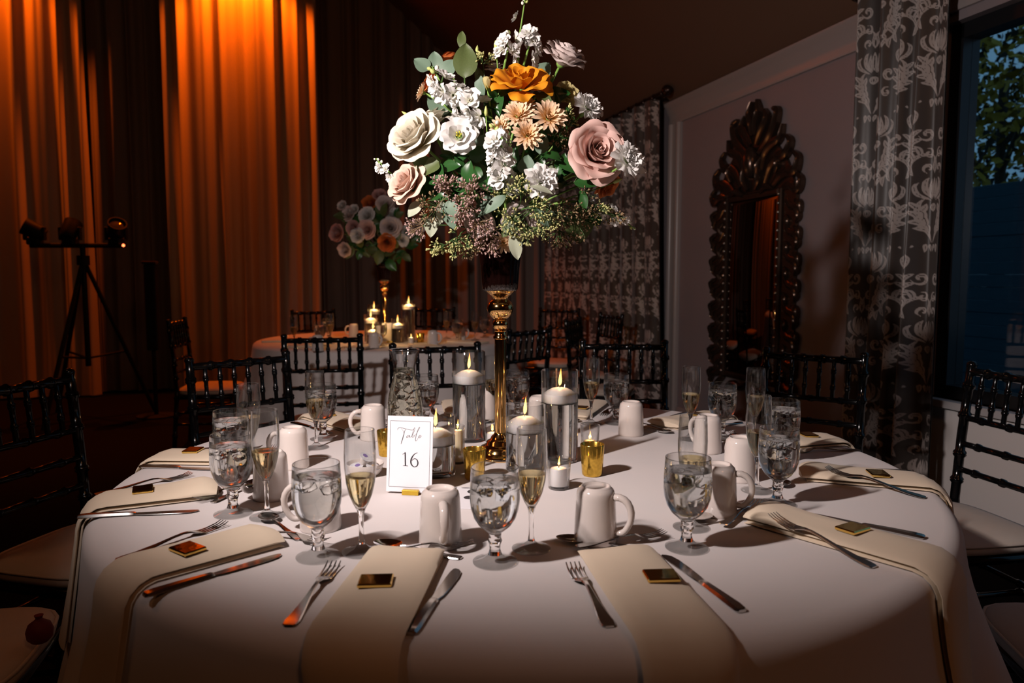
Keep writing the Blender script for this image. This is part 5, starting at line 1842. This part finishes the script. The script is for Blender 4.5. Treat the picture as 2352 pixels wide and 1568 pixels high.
GS = 'white stock in the near bouquet'
stock('dense white stock spike above the cream rose, near bouquet', [(-0.085, 0.000, 1.590), (-0.135, -0.010, 1.618), (-0.178, 0.005, 1.645), (-0.208, 0.020, 1.700)], 12, 0.025, GS, 4, 1, spread=0.7)
stock('white stock spike running down the middle of the near bouquet', [(-0.038, -0.030, 1.395), (-0.044, -0.050, 1.450), (-0.050, -0.060, 1.500), (-0.062, -0.050, 1.555)], 14, 0.024, GS, 5, 2, spread=0.6)
stock('tallest white stock stem rising out of the top of the bouquet', [(-0.006, 0.070, 1.735), (-0.004, 0.075, 1.780), (0.004, 0.078, 1.830), (0.012, 0.080, 1.885)], 2, 0.014, GS, 5, 3, spread=1.0)
stock('white stock florets to the left of the tallest stem', [(-0.038, 0.05, 1.715), (-0.030, 0.055, 1.750), (-0.034, 0.060, 1.790)], 6, 0.022, GS, 2, 4)
stock('white stock florets to the right of the tallest stem', [(0.010, 0.06, 1.725), (0.020, 0.065, 1.760), (0.030, 0.065, 1.800)], 5, 0.021, GS, 1, 5)
stock('small white stock spray jutting out at the left edge', [(-0.275, 0.02, 1.430), (-0.305, 0.03, 1.452), (-0.325, 0.035, 1.470), (-0.345, 0.04, 1.492)], 5, 0.013, GS, 5, 6)
stock('blush white stock spray drooping at the lower right edge', [(0.150, 0.03, 1.385), (0.205, 0.035, 1.365), (0.245, 0.035, 1.345), (0.275, 0.035, 1.325)], 6, 0.015, GS, 3, 7)
stock('white stock florets at the right behind the seeded sprigs', [(0.03, 0.04, 1.630), (0.055, 0.05, 1.655), (0.075, 0.06, 1.685)], 4, 0.013, GS, 2, 8)

# ---- leaves
def leaf_geo(l, w, tip=0.15, bend=0.15, fold=0.18, nu=6, nv=10):
    v, f = [], []
    for j in range(nv + 1):
        t = j / nv
        wd = w * (math.sin(PI * min(1, t ** (0.8 + tip)))) ** 0.75 if 0 < t < 1 else 0.0006
        for i in range(nu + 1):
            u = -1 + 2 * i / nu
            v.append((u * wd, t * l, -bend * l * t * t + fold * abs(u) * wd + 0.02 * l * math.sin(5 * t + 2 * u)))
    m = nu + 1
    for j in range(nv):
        for i in range(nu):
            a = j * m + i
            f.append((a, a + 1, a + m + 1, a + m))
    return Geo().add(v, f)


LEAF = {'round': leaf_geo(1, 0.46, -0.1, 0.10), 'oval': leaf_geo(1, 0.34, 0.0, 0.18), 'lance': leaf_geo(1, 0.24, 0.15, 0.22), 'ivy': leaf_geo(1, 0.40, -0.25, 0.25, 0.28)}
LEAFM = {(s, m): g_.mesh('leaf', M[m], 0) for s, g_ in LEAF.items() for m in ('leaf_e', 'leaf_p', 'leaf_d', 'leaf_o')}


def leafq(d, nrm):
    """orient a leaf: local y along d, local z towards nrm"""
    y = Vector(d).normalized()
    z = (Vector(nrm) - y * Vector(nrm).dot(y)).normalized()
    x = y.cross(z)
    return Matrix((x, y, z)).transposed().to_quaternion()


def sprig(name, label, cat, group, leaves, mat_stem='stem_d', ctr=(VX, VY), bottom=1.24):
    """leaves: (base point, direction, normal, length, shape, material); the stem runs to the last leaf"""
    b = Vector(leaves[-1][0])
    th = thing(name, label, cat, b, 0, group)
    for p, d, nrm, l, s, m in leaves:
        ob('leaf', LEAFM[(s, m)], th, Vector(p) - b, None, l, None, leafq(d, nrm))
        if (Vector(p) - b).length > 0.004:
            ob('twig', Geo().tube([(0, 0, 0), (Vector(p) - b) * 0.5 + Vector((0, 0, 0.003)), Vector(p) - b], 0.0011, 5).mesh('twig', M[mat_stem], 0), th)
    stem_to(th, b, Vector(leaves[-1][1]) + Vector((0, 0, 0.4)), ctr, 0.0020, bottom, mat_stem, 0.028)
    return th


CAMN = (0.0, -0.85, 0.45)
GE = 'eucalyptus leaves in the near bouquet'
E_ = [('round silver eucalyptus leaves at the top left of the near bouquet', [((-0.222, 0.075, 1.706), (-0.7, 0, 0.6), CAMN, 0.045, 'round', 'leaf_e'), ((-0.205, 0.085, 1.715), (-0.1, 0, 1), CAMN, 0.040, 'round', 'leaf_e'), ((-0.185, 0.060, 1.690), (0.5, 0, 0.8), CAMN, 0.046, 'round', 'leaf_e')]),
      ('large upright folded olive leaf at the top of the near bouquet', [((-0.140, 0.040, 1.745), (0.02, 0, 1), CAMN, 0.045, 'lance', 'leaf_o'), ((-0.132, 0.025, 1.674), (0.05, 0.0, 1), (0.1, -0.9, 0.1), 0.085, 'oval', 'leaf_o')]),
      ('wide green eucalyptus leaf behind the white stock, near bouquet', [((-0.175, 0.060, 1.600), (-0.55, 0, 0.8), CAMN, 0.075, 'round', 'leaf_e'), ((-0.150, 0.075, 1.600), (-0.75, 0.1, 0.35), CAMN, 0.06, 'oval', 'leaf_e')]),
      ('slim hanging eucalyptus leaf left of the orange rose', [((-0.100, 0.045, 1.690), (0.08, -0.1, -1), (-0.4, -0.8, 0), 0.060, 'lance', 'leaf_e'), ((-0.092, 0.05, 1.66), (-0.2, -0.1, 0.9), CAMN, 0.05, 'lance', 'leaf_e')]),
      ('round eucalyptus leaf peeking out right of the orange rose', [((0.040, 0.090, 1.690), (0.55, 0, 0.75), CAMN, 0.050, 'round', 'leaf_e'), ((0.05, 0.04, 1.640), (0.7, -0.2, -0.25), CAMN, 0.05, 'oval', 'leaf_e'), ((0.035, 0.0, 1.632), (0.6, -0.3, -0.35), CAMN, 0.045, 'oval', 'leaf_o')]),
      ('pale hanging eucalyptus leaves at the lower left of the near bouquet', [((-0.205, -0.030, 1.350), (-0.10, -0.1, -1), (0, -1, 0.1), 0.048, 'oval', 'leaf_p'), ((-0.235, 0.0, 1.385), (-0.6, -0.1, -0.6), CAMN, 0.045, 'oval', 'leaf_p'), ((-0.165, -0.045, 1.385), (0.10, -0.1, -1), (-0.3, -0.9, 0), 0.065, 'oval', 'leaf_e'), ((-0.180, -0.040, 1.385), (-0.05, -0.1, -1), (0.5, -0.9, 0), 0.055, 'lance', 'leaf_p')]),
      ('eucalyptus leaves hanging over the rim of the dark bowl', [((-0.005, -0.055, 1.348), (-0.65, -0.1, -0.7), (-0.2, -0.9, 0.3), 0.060, 'oval', 'leaf_o'), ((-0.020, -0.055, 1.315), (0.22, -0.1, -1), (0.1, -0.9, 0.1), 0.066, 'lance', 'leaf_p'), ((0.030, -0.05, 1.365), (0.6, -0.1, -0.6), CAMN, 0.055, 'lance', 'leaf_e')]),
      ('flat pale eucalyptus leaves across the white carnation', [((0.015, -0.115, 1.408), (1, -0.05, -0.12), (0, -0.5, 0.85), 0.055, 'lance', 'leaf_p'), ((-0.035, -0.075, 1.392), (-0.75, -0.1, -0.5), CAMN, 0.060, 'lance', 'leaf_e'), ((0.010, -0.03, 1.445), (0.1, -0.2, 0.9), CAMN, 0.045, 'round', 'leaf_e')]),
      ('large shaded eucalyptus leaves at the lower right of the near bouquet', [((0.135, 0.040, 1.375), (0.1, 0, -1), (0.1, -1, 0), 0.085, 'round', 'leaf_o'), ((0.160, 0.030, 1.372), (0.45, -0.1, -0.6), (0, -1, 0.1), 0.048, 'round', 'leaf_d'), ((0.060, -0.04, 1.375), (0.8, -0.1, -0.5), CAMN, 0.06, 'lance', 'leaf_e')]),
      ('grey eucalyptus leaves in the shaded middle of the near bouquet', [((0.044, 0.0, 1.495), (0.2, -0.1, 1), CAMN, 0.050, 'oval', 'leaf_e'), ((-0.105, 0.035, 1.510), (0.5, -0.1, 0.7), CAMN, 0.05, 'oval', 'leaf_e'), ((-0.06, 0.0, 1.40), (-0.5, -0.3, -0.5), CAMN, 0.07, 'oval', 'leaf_e')])]
for la, lv in E_:
    sprig('eucalyptus_sprig', la, 'foliage', GE, lv)
GD2 = 'dark green leaf sprigs in the near bouquet'
rl = random.Random(21)
D_ = [((-0.199, -0.010, 1.463), 'dark leaf sprig under the large cream rose'), ((-0.161, 0.020, 1.483), 'dark leaf sprig under the yellow-eyed lisianthus'), ((-0.114, 0.010, 1.471), 'dark leaf sprig left of the middle stock'),
      ((-0.107, -0.040, 1.425), 'green leaf sprig above the pink seeds'), ((-0.079, 0.030, 1.454), 'shaded leaf sprig behind the middle stock'), ((-0.205, 0.005, 1.405), 'bright leaf sprig beside the peach rose'),
      ((0.069, 0.000, 1.450), 'dark ivy sprig above the low carnation'), ((0.096, -0.020, 1.478), 'bright leaf sprig left of the dusty pink rose'), ((0.122, -0.020, 1.428), 'dark ivy sprig under the dusty pink rose'),
      ((-0.017, 0.030, 1.474), 'dark leaf sprig under the chrysanthemums'), ((-0.048, 0.030, 1.620), 'long leaf sprig under the orange rose'), ((0.056, 0.050, 1.640), 'dark leaf sprig right of the orange rose'),
      ((0.034, 0.020, 1.498), 'dark leaf sprig beside the lowest chrysanthemum'), ((-0.163, -0.020, 1.425), 'dark leaf sprig behind the pink seeds'), ((0.100, 0.030, 1.540), 'shaded leaf sprig above the dusty pink rose'),
      ((0.090, 0.06, 1.600), 'shaded leaf sprig under the lemon lisianthus'), ((-0.100, 0.03, 1.600), 'green leaf sprig right of the dense white stock')]
for p, la in D_:
    lv = []
    for k in range(5):
        a = k * 1.3 + rl.uniform(0, 1)
        d = Vector((math.cos(a) * 0.9 + (p[0] - VX) * 1.5, -0.35 + 0.3 * math.sin(a * 2), math.sin(a) * 0.8))
        pp = Vector(p) + Vector((rl.uniform(-0.02, 0.02), rl.uniform(-0.015, 0.02), rl.uniform(-0.02, 0.02)))
        if k == 4:
            pp = Vector(p)
        lv.append((tuple(pp), d, (rl.uniform(-0.5, 0.5), -0.8, rl.uniform(0.1, 0.7)), rl.uniform(0.036, 0.058), rl.choice(('ivy', 'oval', 'lance', 'ivy')), rl.choice(('leaf_d', 'leaf_d', 'leaf_d', 'leaf_o' if k % 2 else 'leaf_d'))))
    sprig('leaf_sprig', la + ', near bouquet', 'foliage', GD2, lv)


def seeded(label, pos, d, mat, size, n, group, seed, ctr=(VX, VY), bottom=1.25):
    """seeded eucalyptus: branching twigs ending in clusters of small capsules"""
    r = random.Random(seed)
    p = Vector(pos)
    a = Vector(d).normalized()
    th = thing('seeded_sprig', label, 'foliage', p, 0, group)
    tw, sd = Geo(), Geo()
    for k in range(n):
        dv = (a + Vector((r.gauss(0, 0.65), r.gauss(0, 0.55), r.gauss(0, 0.65)))).normalized()
        l = size * r.uniform(0.35, 1.0)
        e = dv * l
        tw.tube([(0, 0, 0), e * 0.5 + Vector((0, 0, 0.002)), e], [0.0009, 0.0007, 0.0006], 4, False)
        for j in range(6):
            sv = (dv + Vector((r.gauss(0, 0.75), r.gauss(0, 0.75), r.gauss(0, 0.75)))).normalized()
            b = e * r.uniform(0.75, 1.0)
            ln = r.uniform(0.006, 0.010)
            tw.tube([b, b + sv * ln], 0.0006, 3, False)
            s = Geo().lathe([(0, 0), (0.0013, 0.001), (0.0021, 0.0038), (0.0016, 0.0056), (0.0007, 0.0066), (0, 0.0072)], 6)
            s.xf(Matrix.Translation(b + sv * ln) @ sv.to_track_quat('Z', 'Y').to_matrix().to_4x4() @ Matrix.Scale(r.uniform(0.75, 1.15), 4))
            sd.add(s.v, s.f)
    ob('twigs', tw.mesh('twigs', M['stem_d' if mat != 'seed_p' else 'seed_b'], 0), th)['kind'] = 'stuff'
    ob('seeds', sd.mesh('seeds', M[mat], 0), th)['kind'] = 'stuff'
    stem_to(th, p, a, ctr, 0.0016, bottom, 'stem_d', 0.034)
    return th


GSE = 'seeded eucalyptus in the near bouquet'
for k, (p, d, m, s, n, la) in enumerate((
        ((-0.165, -0.045, 1.395), (-0.2, -0.6, 0.6), 'seed_p', 0.048, 14, 'pink seeded sprig below the peach rose'), ((-0.118, -0.050, 1.395), (0.1, -0.7, 0.6), 'seed_p', 0.045, 13, 'pink seeded sprig above the bowl, upper one'),
        ((-0.128, -0.060, 1.365), (0, -0.9, -0.3), 'seed_p', 0.045, 14, 'pink seeded sprig above the bowl, lower one'), ((-0.190, -0.035, 1.370), (-0.8, -0.5, -0.3), 'seed_b', 0.050, 11, 'brown seeded sprig at the lower left'),
        ((-0.230, 0.000, 1.330), (-0.9, -0.2, -0.1), 'seed_p', 0.034, 7, 'small pink seeded sprig farthest left'), ((-0.070, -0.025, 1.305), (-0.1, -0.7, -0.5), 'seed_p', 0.045, 13, 'pink seeded sprig spilling over the bowl rim'),
        ((0.080, -0.020, 1.365), (0.3, -0.7, -0.3), 'seed_b', 0.055, 15, 'brown seeded sprig right of the white carnation'), ((0.090, 0.000, 1.320), (0.2, -0.4, -0.9), 'seed_b', 0.045, 10, 'brown seeded sprig hanging lowest on the right'),
        ((-0.002, -0.070, 1.395), (-0.2, -0.7, 0.5), 'seed_y', 0.040, 9, 'yellow-green seeded sprig under the middle stock'), ((0.030, -0.070, 1.362), (0.4, -0.8, 0.1), 'seed_y', 0.042, 10, 'yellow-green seeded sprig under the white carnation'),
        ((-0.145, -0.035, 1.300), (-0.2, -0.4, -0.9), 'seed_y', 0.042, 10, 'yellow-green seeded sprig hanging at the lower left'), ((-0.175, -0.020, 1.285), (-0.6, -0.3, -0.7), 'seed_y', 0.036, 8, 'yellow-green seeded sprig hanging lowest on the left'),
        ((0.015, -0.050, 1.325), (0.2, -0.6, -0.7), 'seed_y', 0.040, 11, 'yellow-green seeded sprig hanging over the bowl'), ((0.130, 0.000, 1.385), (0.9, -0.4, 0.0), 'seed_b', 0.050, 9, 'olive seeded sprig reaching to the right'),
        ((0.165, 0.010, 1.370), (0.95, -0.3, -0.1), 'seed_y', 0.040, 8, 'yellow seeded sprig reaching farthest right'), ((0.105, 0.030, 1.570), (0.4, -0.6, 0.6), 'seed_y', 0.036, 6, 'yellow seeded sprig above the dusty pink rose'),
        ((0.088, 0.010, 1.535), (0.2, -0.8, 0.0), 'seed_b', 0.038, 7, 'olive seeded sprig left of the dusty pink rose'), ((-0.035, -0.045, 1.400), (-0.5, -0.7, 0.2), 'seed_y', 0.030, 6, 'small yellow seeded sprig at the foot of the stock'),
        ((-0.020, -0.060, 1.345), (-0.1, -0.8, -0.3), 'seed_y', 0.042, 9, 'yellow-green seeded sprig in the lower middle'), ((0.055, -0.055, 1.345), (0.3, -0.7, -0.4), 'seed_y', 0.040, 8, 'yellow-green seeded sprig lower right of the middle'),
        ((-0.095, -0.055, 1.335), (0.0, -0.8, -0.3), 'seed_p', 0.042, 10, 'pink seeded sprig in the lower middle'), ((0.120, -0.010, 1.350), (0.6, -0.6, -0.3), 'seed_b', 0.050, 10, 'brown seeded sprig under the dusty pink rose'),
        ((0.200, 0.015, 1.360), (0.9, -0.3, -0.2), 'seed_b', 0.040, 6, 'brown seeded sprig beside the drooping stock'),
        ((-0.090, 0.050, 1.712), (-0.1, -0.2, 1), 'seed_y', 0.028, 6, 'small green seeded sprig left of the orange rose top'), ((-0.125, -0.02, 1.295), (0.2, -0.4, -1), 'seed_b', 0.040, 8, 'olive seeded sprig hanging beside the bowl'))):
    seeded(la + ', near bouquet', p, d, m, s * 1.06, int(n * 1.6), GSE, 300 + k)
# buds on bare stems
BUDS = Geo().lathe([(0, 0), (0.0035, 0.002), (0.0050, 0.009), (0.0042, 0.017), (0.0018, 0.024), (0, 0.027)], 8).mesh('bud', M['bud'], 0)
for p, d, s, la in (((-0.105, 0.05, 1.735), (0.1, 0, 1), 0.85, 'thin green bud stem left of the orange rose'), ((-0.058, 0.05, 1.742), (-0.1, 0, 1), 1.0, 'green bud stem just left of the tall stock'), ((-0.265, 0.04, 1.590), (-0.6, 0, 0.4), 0.8, 'green bud stem at the left above the cream rose'),
                    ((-0.080, -0.03, 1.575), (0, -0.3, 1), 0.9, 'green bud stem among the chrysanthemums'), ((0.010, -0.02, 1.43), (0.2, -0.3, 1), 0.8, 'green bud stem above the white carnation'), ((0.215, 0.0, 1.43), (0.7, -0.2, 0.3), 0.9, 'green bud stem beside the right edge carnation')):
    th = thing('bud_stem', la + ', near bouquet', 'foliage', p, 0, 'bud stems in the near bouquet')
    ob('bud', BUDS, th, (0, 0, 0), None, s, None, facing(d))
    stem_to(th, p, d, rad=0.0014)

# ------------------------------------------------------------------ the far table's setting
gold_stand(FT + Vector((0, 0, TZ)), 'tall gold flower stand on the far candlelit table')
FB_ = Vector((FT.x, FT.y, 0))
far_rose = [(joined(ROSE_LAYERS, 1.0, 900 + k, P['cream'], 5, 4, 'petals')) for k in range(2)]
rf = random.Random(4)
FL = [((-1.268, 3.58, 1.523), 0.060, 'farpink', 'leftmost pink rose'), ((-1.187, 3.60, 1.660), 0.050, 'blush', 'blush rose upper left'), ((-1.150, 3.55, 1.560), 0.050, 'farpink', 'pink rose left of middle'),
      ((-1.048, 3.54, 1.545), 0.062, 'pink', 'dusty pink rose in the middle'), ((-1.112, 3.53, 1.500), 0.050, 'white', 'white flower left of middle'), ((-0.880, 3.54, 1.560), 0.070, 'blush', 'large blush rose at the right'),
      ((-1.060, 3.60, 1.650), 0.055, 'white', 'white flower at the top'), ((-0.930, 3.62, 1.730), 0.060, 'blush', 'blush rose at the very top'), ((-1.050, 3.68, 1.745), 0.055, 'rust', 'dark rust rose at the top'),
      ((-0.880, 3.62, 1.655), 0.050, 'white', 'white flower upper right'), ((-0.905, 3.52, 1.455), 0.060, 'rust', 'rust rose low in the middle'), ((-1.215, 3.58, 1.405), 0.050, 'blush', 'blush flower drooping low left'),
      ((-0.770, 3.60, 1.530), 0.045, 'white', 'white flower farther right'), ((-0.800, 3.58, 1.470), 0.040, 'white', 'small white flower lower right'), ((-0.700, 3.62, 1.560), 0.045, 'blush', 'blush flower rightmost'),
      ((-1.240, 3.62, 1.720), 0.035, 'white', 'small white flower at the upper left'), ((-0.980, 3.66, 1.800), 0.045, 'farpink', 'faint pink rose at the summit'), ((-1.150, 3.60, 1.690), 0.035, 'white', 'small white flower beside the blush rose')]
for k, (p, R, m, la) in enumerate(FL):
    d = Vector(p) - Vector((FT.x, FT.y + 0.25, 1.50))
    d.y -= 0.15
    q = facing(d)
    th = thing('rose', la + ' in the far bouquet', 'flower', Vector(p) - d.normalized() * R * 0.4, 0, 'flowers in the far bouquet', q)
    ob('petals', far_rose[k % 2], th, (0, 0, 0), (0, 0, rf.uniform(0, 6)), R, P[m])
    stem_to(th, Vector(p) - d.normalized() * R * 0.4, d, (FT.x, FT.y), 0.004, 1.25, 'stem_d')
for k, p in enumerate(((-1.1, 3.62, 1.42), (-0.95, 3.56, 1.38), (-0.82, 3.60, 1.42), (-1.2, 3.62, 1.60), (-0.98, 3.60, 1.60), (-0.85, 3.60, 1.60), (-1.0, 3.70, 1.68), (-1.15, 3.66, 1.48), (-0.95, 3.58, 1.50), (-0.76, 3.66, 1.48))):
    lv = []
    for j in range(7):
        a = j * 0.9 + k
        lv.append(((p[0] + rf.uniform(-.05, .05) * (j < 6), p[1] + rf.uniform(-.05, .05) * (j < 6), p[2] + rf.uniform(-.05, .05) * (j < 6)), (math.cos(a), -0.3, math.sin(a)), (rf.uniform(-.5, .5), -0.8, 0.4), rf.uniform(0.07, 0.11), 'oval', 'leaf_d' if j % 2 else 'leaf_o'))
    sprig('leaf_sprig', 'dark leaf sprig in the far bouquet, ' + ('hanging under the blush flower', 'hanging at the middle', 'hanging at the right', 'by the blush rose upper left', 'behind the middle roses', 'behind the large blush rose', 'near the top', 'left of the middle roses', 'under the middle roses', 'at the right edge')[k], 'foliage', 'leaf sprigs in the far bouquet', lv, ctr=(FT.x, FT.y))

GFG = 'glass cylinders on the far table'
for x, y, h, lvl, la in ((-0.755, 3.50, 0.285, 0.222, 'rightmost tall one'), (-1.054, 3.78, 0.245, 0.175, 'rear left one'), (-1.010, 3.42, 0.190, 0.130, 'left front one'), (-0.812, 3.35, 0.165, 0.098, 'short one by the stem'), (-0.965, 3.26, 0.120, 0.060, 'lowest one at the front')):
    cylinder_vase(x, y, h, 'glass cylinder of water on the far table, ' + la, GFG, lvl, n=24)
    floating_candle(x, y, TZ + lvl + 0.021, 'lit floating candle on the far table, ' + la, 'floating candles on the far table', watts=1.0, s=1.3)
clear_votive(-0.700, 3.215, 'small lit white votive on the far table', 'votives on the far table', watts=0.2)
mercury_votive(-0.640, 3.235, 'gold votive glass on the far table', 'votives on the far table', watts=0.15)
for x, y, a, la in ((-0.905, 2.975, -30, 'in front of the low candle'), (-0.548, 3.155, -20, 'right of the votives'), (-1.225, 3.86, 200, 'left of the candles at the back'), (-1.210, 2.76, 200, 'seen between chair spindles'), (-0.39, 3.55, 30, 'near the right edge')):
    mug(x, y, a, 'upside-down cream mug on the far table, ' + la, 'mugs on the far table')
for x, y, la in ((-0.885, 3.12, 'catching candle light in front'), (-1.283, 3.10, 'above the chair rail'), (-1.335, 3.53, 'beside the left flutes'), (-0.403, 3.400, 'amber lit, right of the mug'), (-0.225, 3.76, 'rightmost')):
    goblet(x, y, 'water goblet on the far table, ' + la, 'goblets on the far table', ice=0, seed=5)
for x, y, la in ((-1.430, 3.02, 'leftmost'), (-1.250, 3.24, 'second from the leftmost'), (-0.500, 3.66, 'right of the far candles'), (-0.285, 3.52, 'near the right edge')):
    flute(x, y, 'champagne flute on the far table, ' + la, 'flutes on the far table')
fcard = thing('table_number_card', 'small white card standing on the far table by the stem', 'card', (-0.865, 3.33, TZ), R_(8))
ob('card_sheet', Geo().bbox(-0.05, 0.05, -0.001, 0.001, 0.006, 0.135, 0.0003).mesh('card_sheet', M['card'], 30), fcard)
ob('gold_holder', Geo().bbox(-0.02, 0.02, -0.010, 0.008, 0.0, 0.0105, 0.0008).mesh('gold_holder', M['brass'], 30), fcard)


def flat_napkin(ctr, a_deg, label):
    a = R_(a_deg)
    nk = Geo().bbox(-0.06, 0.06, -0.14, 0.14, 0.0, 0.014, 0.004)
    c_ = polar(a_deg, 0.72)
    o = ob('folded_napkin', nk.mesh('folded_napkin', M['napkin'], 40), None, (FT.x + c_[0], FT.y + c_[1], TZ + 0.0005), (0, 0, a + PI / 2))
    tag(o, label, 'napkin', 'napkins on the far table')


for a, la in ((-93, 'folded napkin on the far table in front of the candles'), (-60, 'folded napkin on the far table toward the gold stem'), (-125, 'folded napkin on the far table behind the chair spindles'), (-160, 'folded napkin at the left edge of the far table'), (-30, 'folded napkin at the right edge of the far table')):
    flat_napkin(FT, a, la)
lay('knife', (FT.x + 0.02, FT.y - 0.86), (FT.x + 0.12, FT.y - 0.66), 'table knife near the front edge of the far table', 'cutlery on the far table')
lay('fork', (FT.x - 0.16, FT.y - 0.85), (FT.x - 0.12, FT.y - 0.64), 'dinner fork near the front edge of the far table', 'cutlery on the far table')

# ------------------------------------------------------------------ stage light stand and slim speaker column before the drapes
st = thing('light_stand', 'black tripod stand carrying three stage lamps before the orange drape', 'light stand', (-3.65, 4.55, 0))
apex = 1.36
for a in (-100, 42, 150):
    c_, s_ = math.cos(R_(a)), math.sin(R_(a))
    ob('leg', Geo().tube([(0, 0, apex), (0.52 * c_, 0.52 * s_, 0.0)], 0.018, 8).mesh('leg', M['equip']), st)
    ob('brace', Geo().tube([(0, 0, 0.52), (0.30 * c_, 0.30 * s_, 0.56)], 0.010, 6).mesh('brace', M['equip']), st)
ob('mast', Geo().tube([(0, 0, 0.45), (0, 0, 1.48)], 0.022, 10).mesh('mast', M['equip']), st)
ob('collar', Geo().lathe([(0, apex - 0.05), (0.05, apex - 0.05), (0.05, apex + 0.03), (0, apex + 0.03)], 12).mesh('collar', M['equip'], 30), st)
ob('cross_bar', Geo().tube([(-0.44, 0, 1.475), (0.36, 0, 1.475)], 0.020, 8).mesh('cross_bar', M['equip']), st)
for k, (x, aim) in enumerate(((-0.40, (-0.6, -0.3, 0.35)), (-0.10, (0.0, 0.6, 0.7)), (0.29, (0.4, -0.5, 0.6)))):
    hd = thing('stage_lamp', 'black stage lamp on the light stand, ' + ('outermost one tilted aside', 'middle one', 'one beside the small red glow')[k], 'stage lamp', (-3.65 + x, 4.55, 1.50), 0, 'stage lamps on the stand')
    q = facing(aim)
    ob('lamp_base', Geo().bbox(-0.05, 0.05, -0.05, 0.05, -0.02, 0.04, 0.01).mesh('lamp_base', M['equip'], 30), hd)
    for sx in (-1, 1):
        ob('yoke_arm', Geo().bbox(sx * 0.082 - 0.009, sx * 0.082 + 0.009, -0.022, 0.022, 0.02, 0.13, 0.004).mesh('yoke_arm', M['equip'], 30), hd)
    ob('lamp_head', Geo().lathe([(0, -0.085), (0.050, -0.085), (0.066, -0.05), (0.070, 0.05), (0.074, 0.085), (0.066, 0.085), (0.060, 0.06), (0, 0.06)], 20).mesh('lamp_head', M['equip'], 40), hd, (0, 0, 0.10), None, None, None, q)
    ob('lens', Geo().lathe([(0, 0.076), (0.03, 0.073), (0.060, 0.061), (0, 0.060)], 20).mesh('lens', M['lens'], 40), hd, (0, 0, 0.10), None, None, None, q)
ob('indicator', Geo().ball((0.36, -0.028, 1.475), 0.012, 10, 6).mesh('indicator', M['led']), st)
sp = thing('column_speaker', 'slim dark column speaker on a stand before the drapes', 'speaker', (-3.12, 4.62, 0), R_(12))
ob('foot', Geo().lathe([(0, 0), (0.16, 0), (0.16, 0.012), (0.03, 0.02), (0, 0.02)], 20).mesh('foot', M['equip'], 40), sp)
ob('pole', Geo().tube([(0, 0, 0.018), (0, 0, 0.62)], 0.018, 8).mesh('pole', M['equip']), sp)
ob('column', Geo().bbox(-0.045, 0.045, -0.045, 0.045, 0.58, 1.32, 0.01).mesh('column', M['equip'], 30), sp)
ob('cap', Geo().bbox(-0.055, 0.055, -0.055, 0.055, 1.32, 1.345, 0.006).mesh('cap', M['rod'], 30), sp)
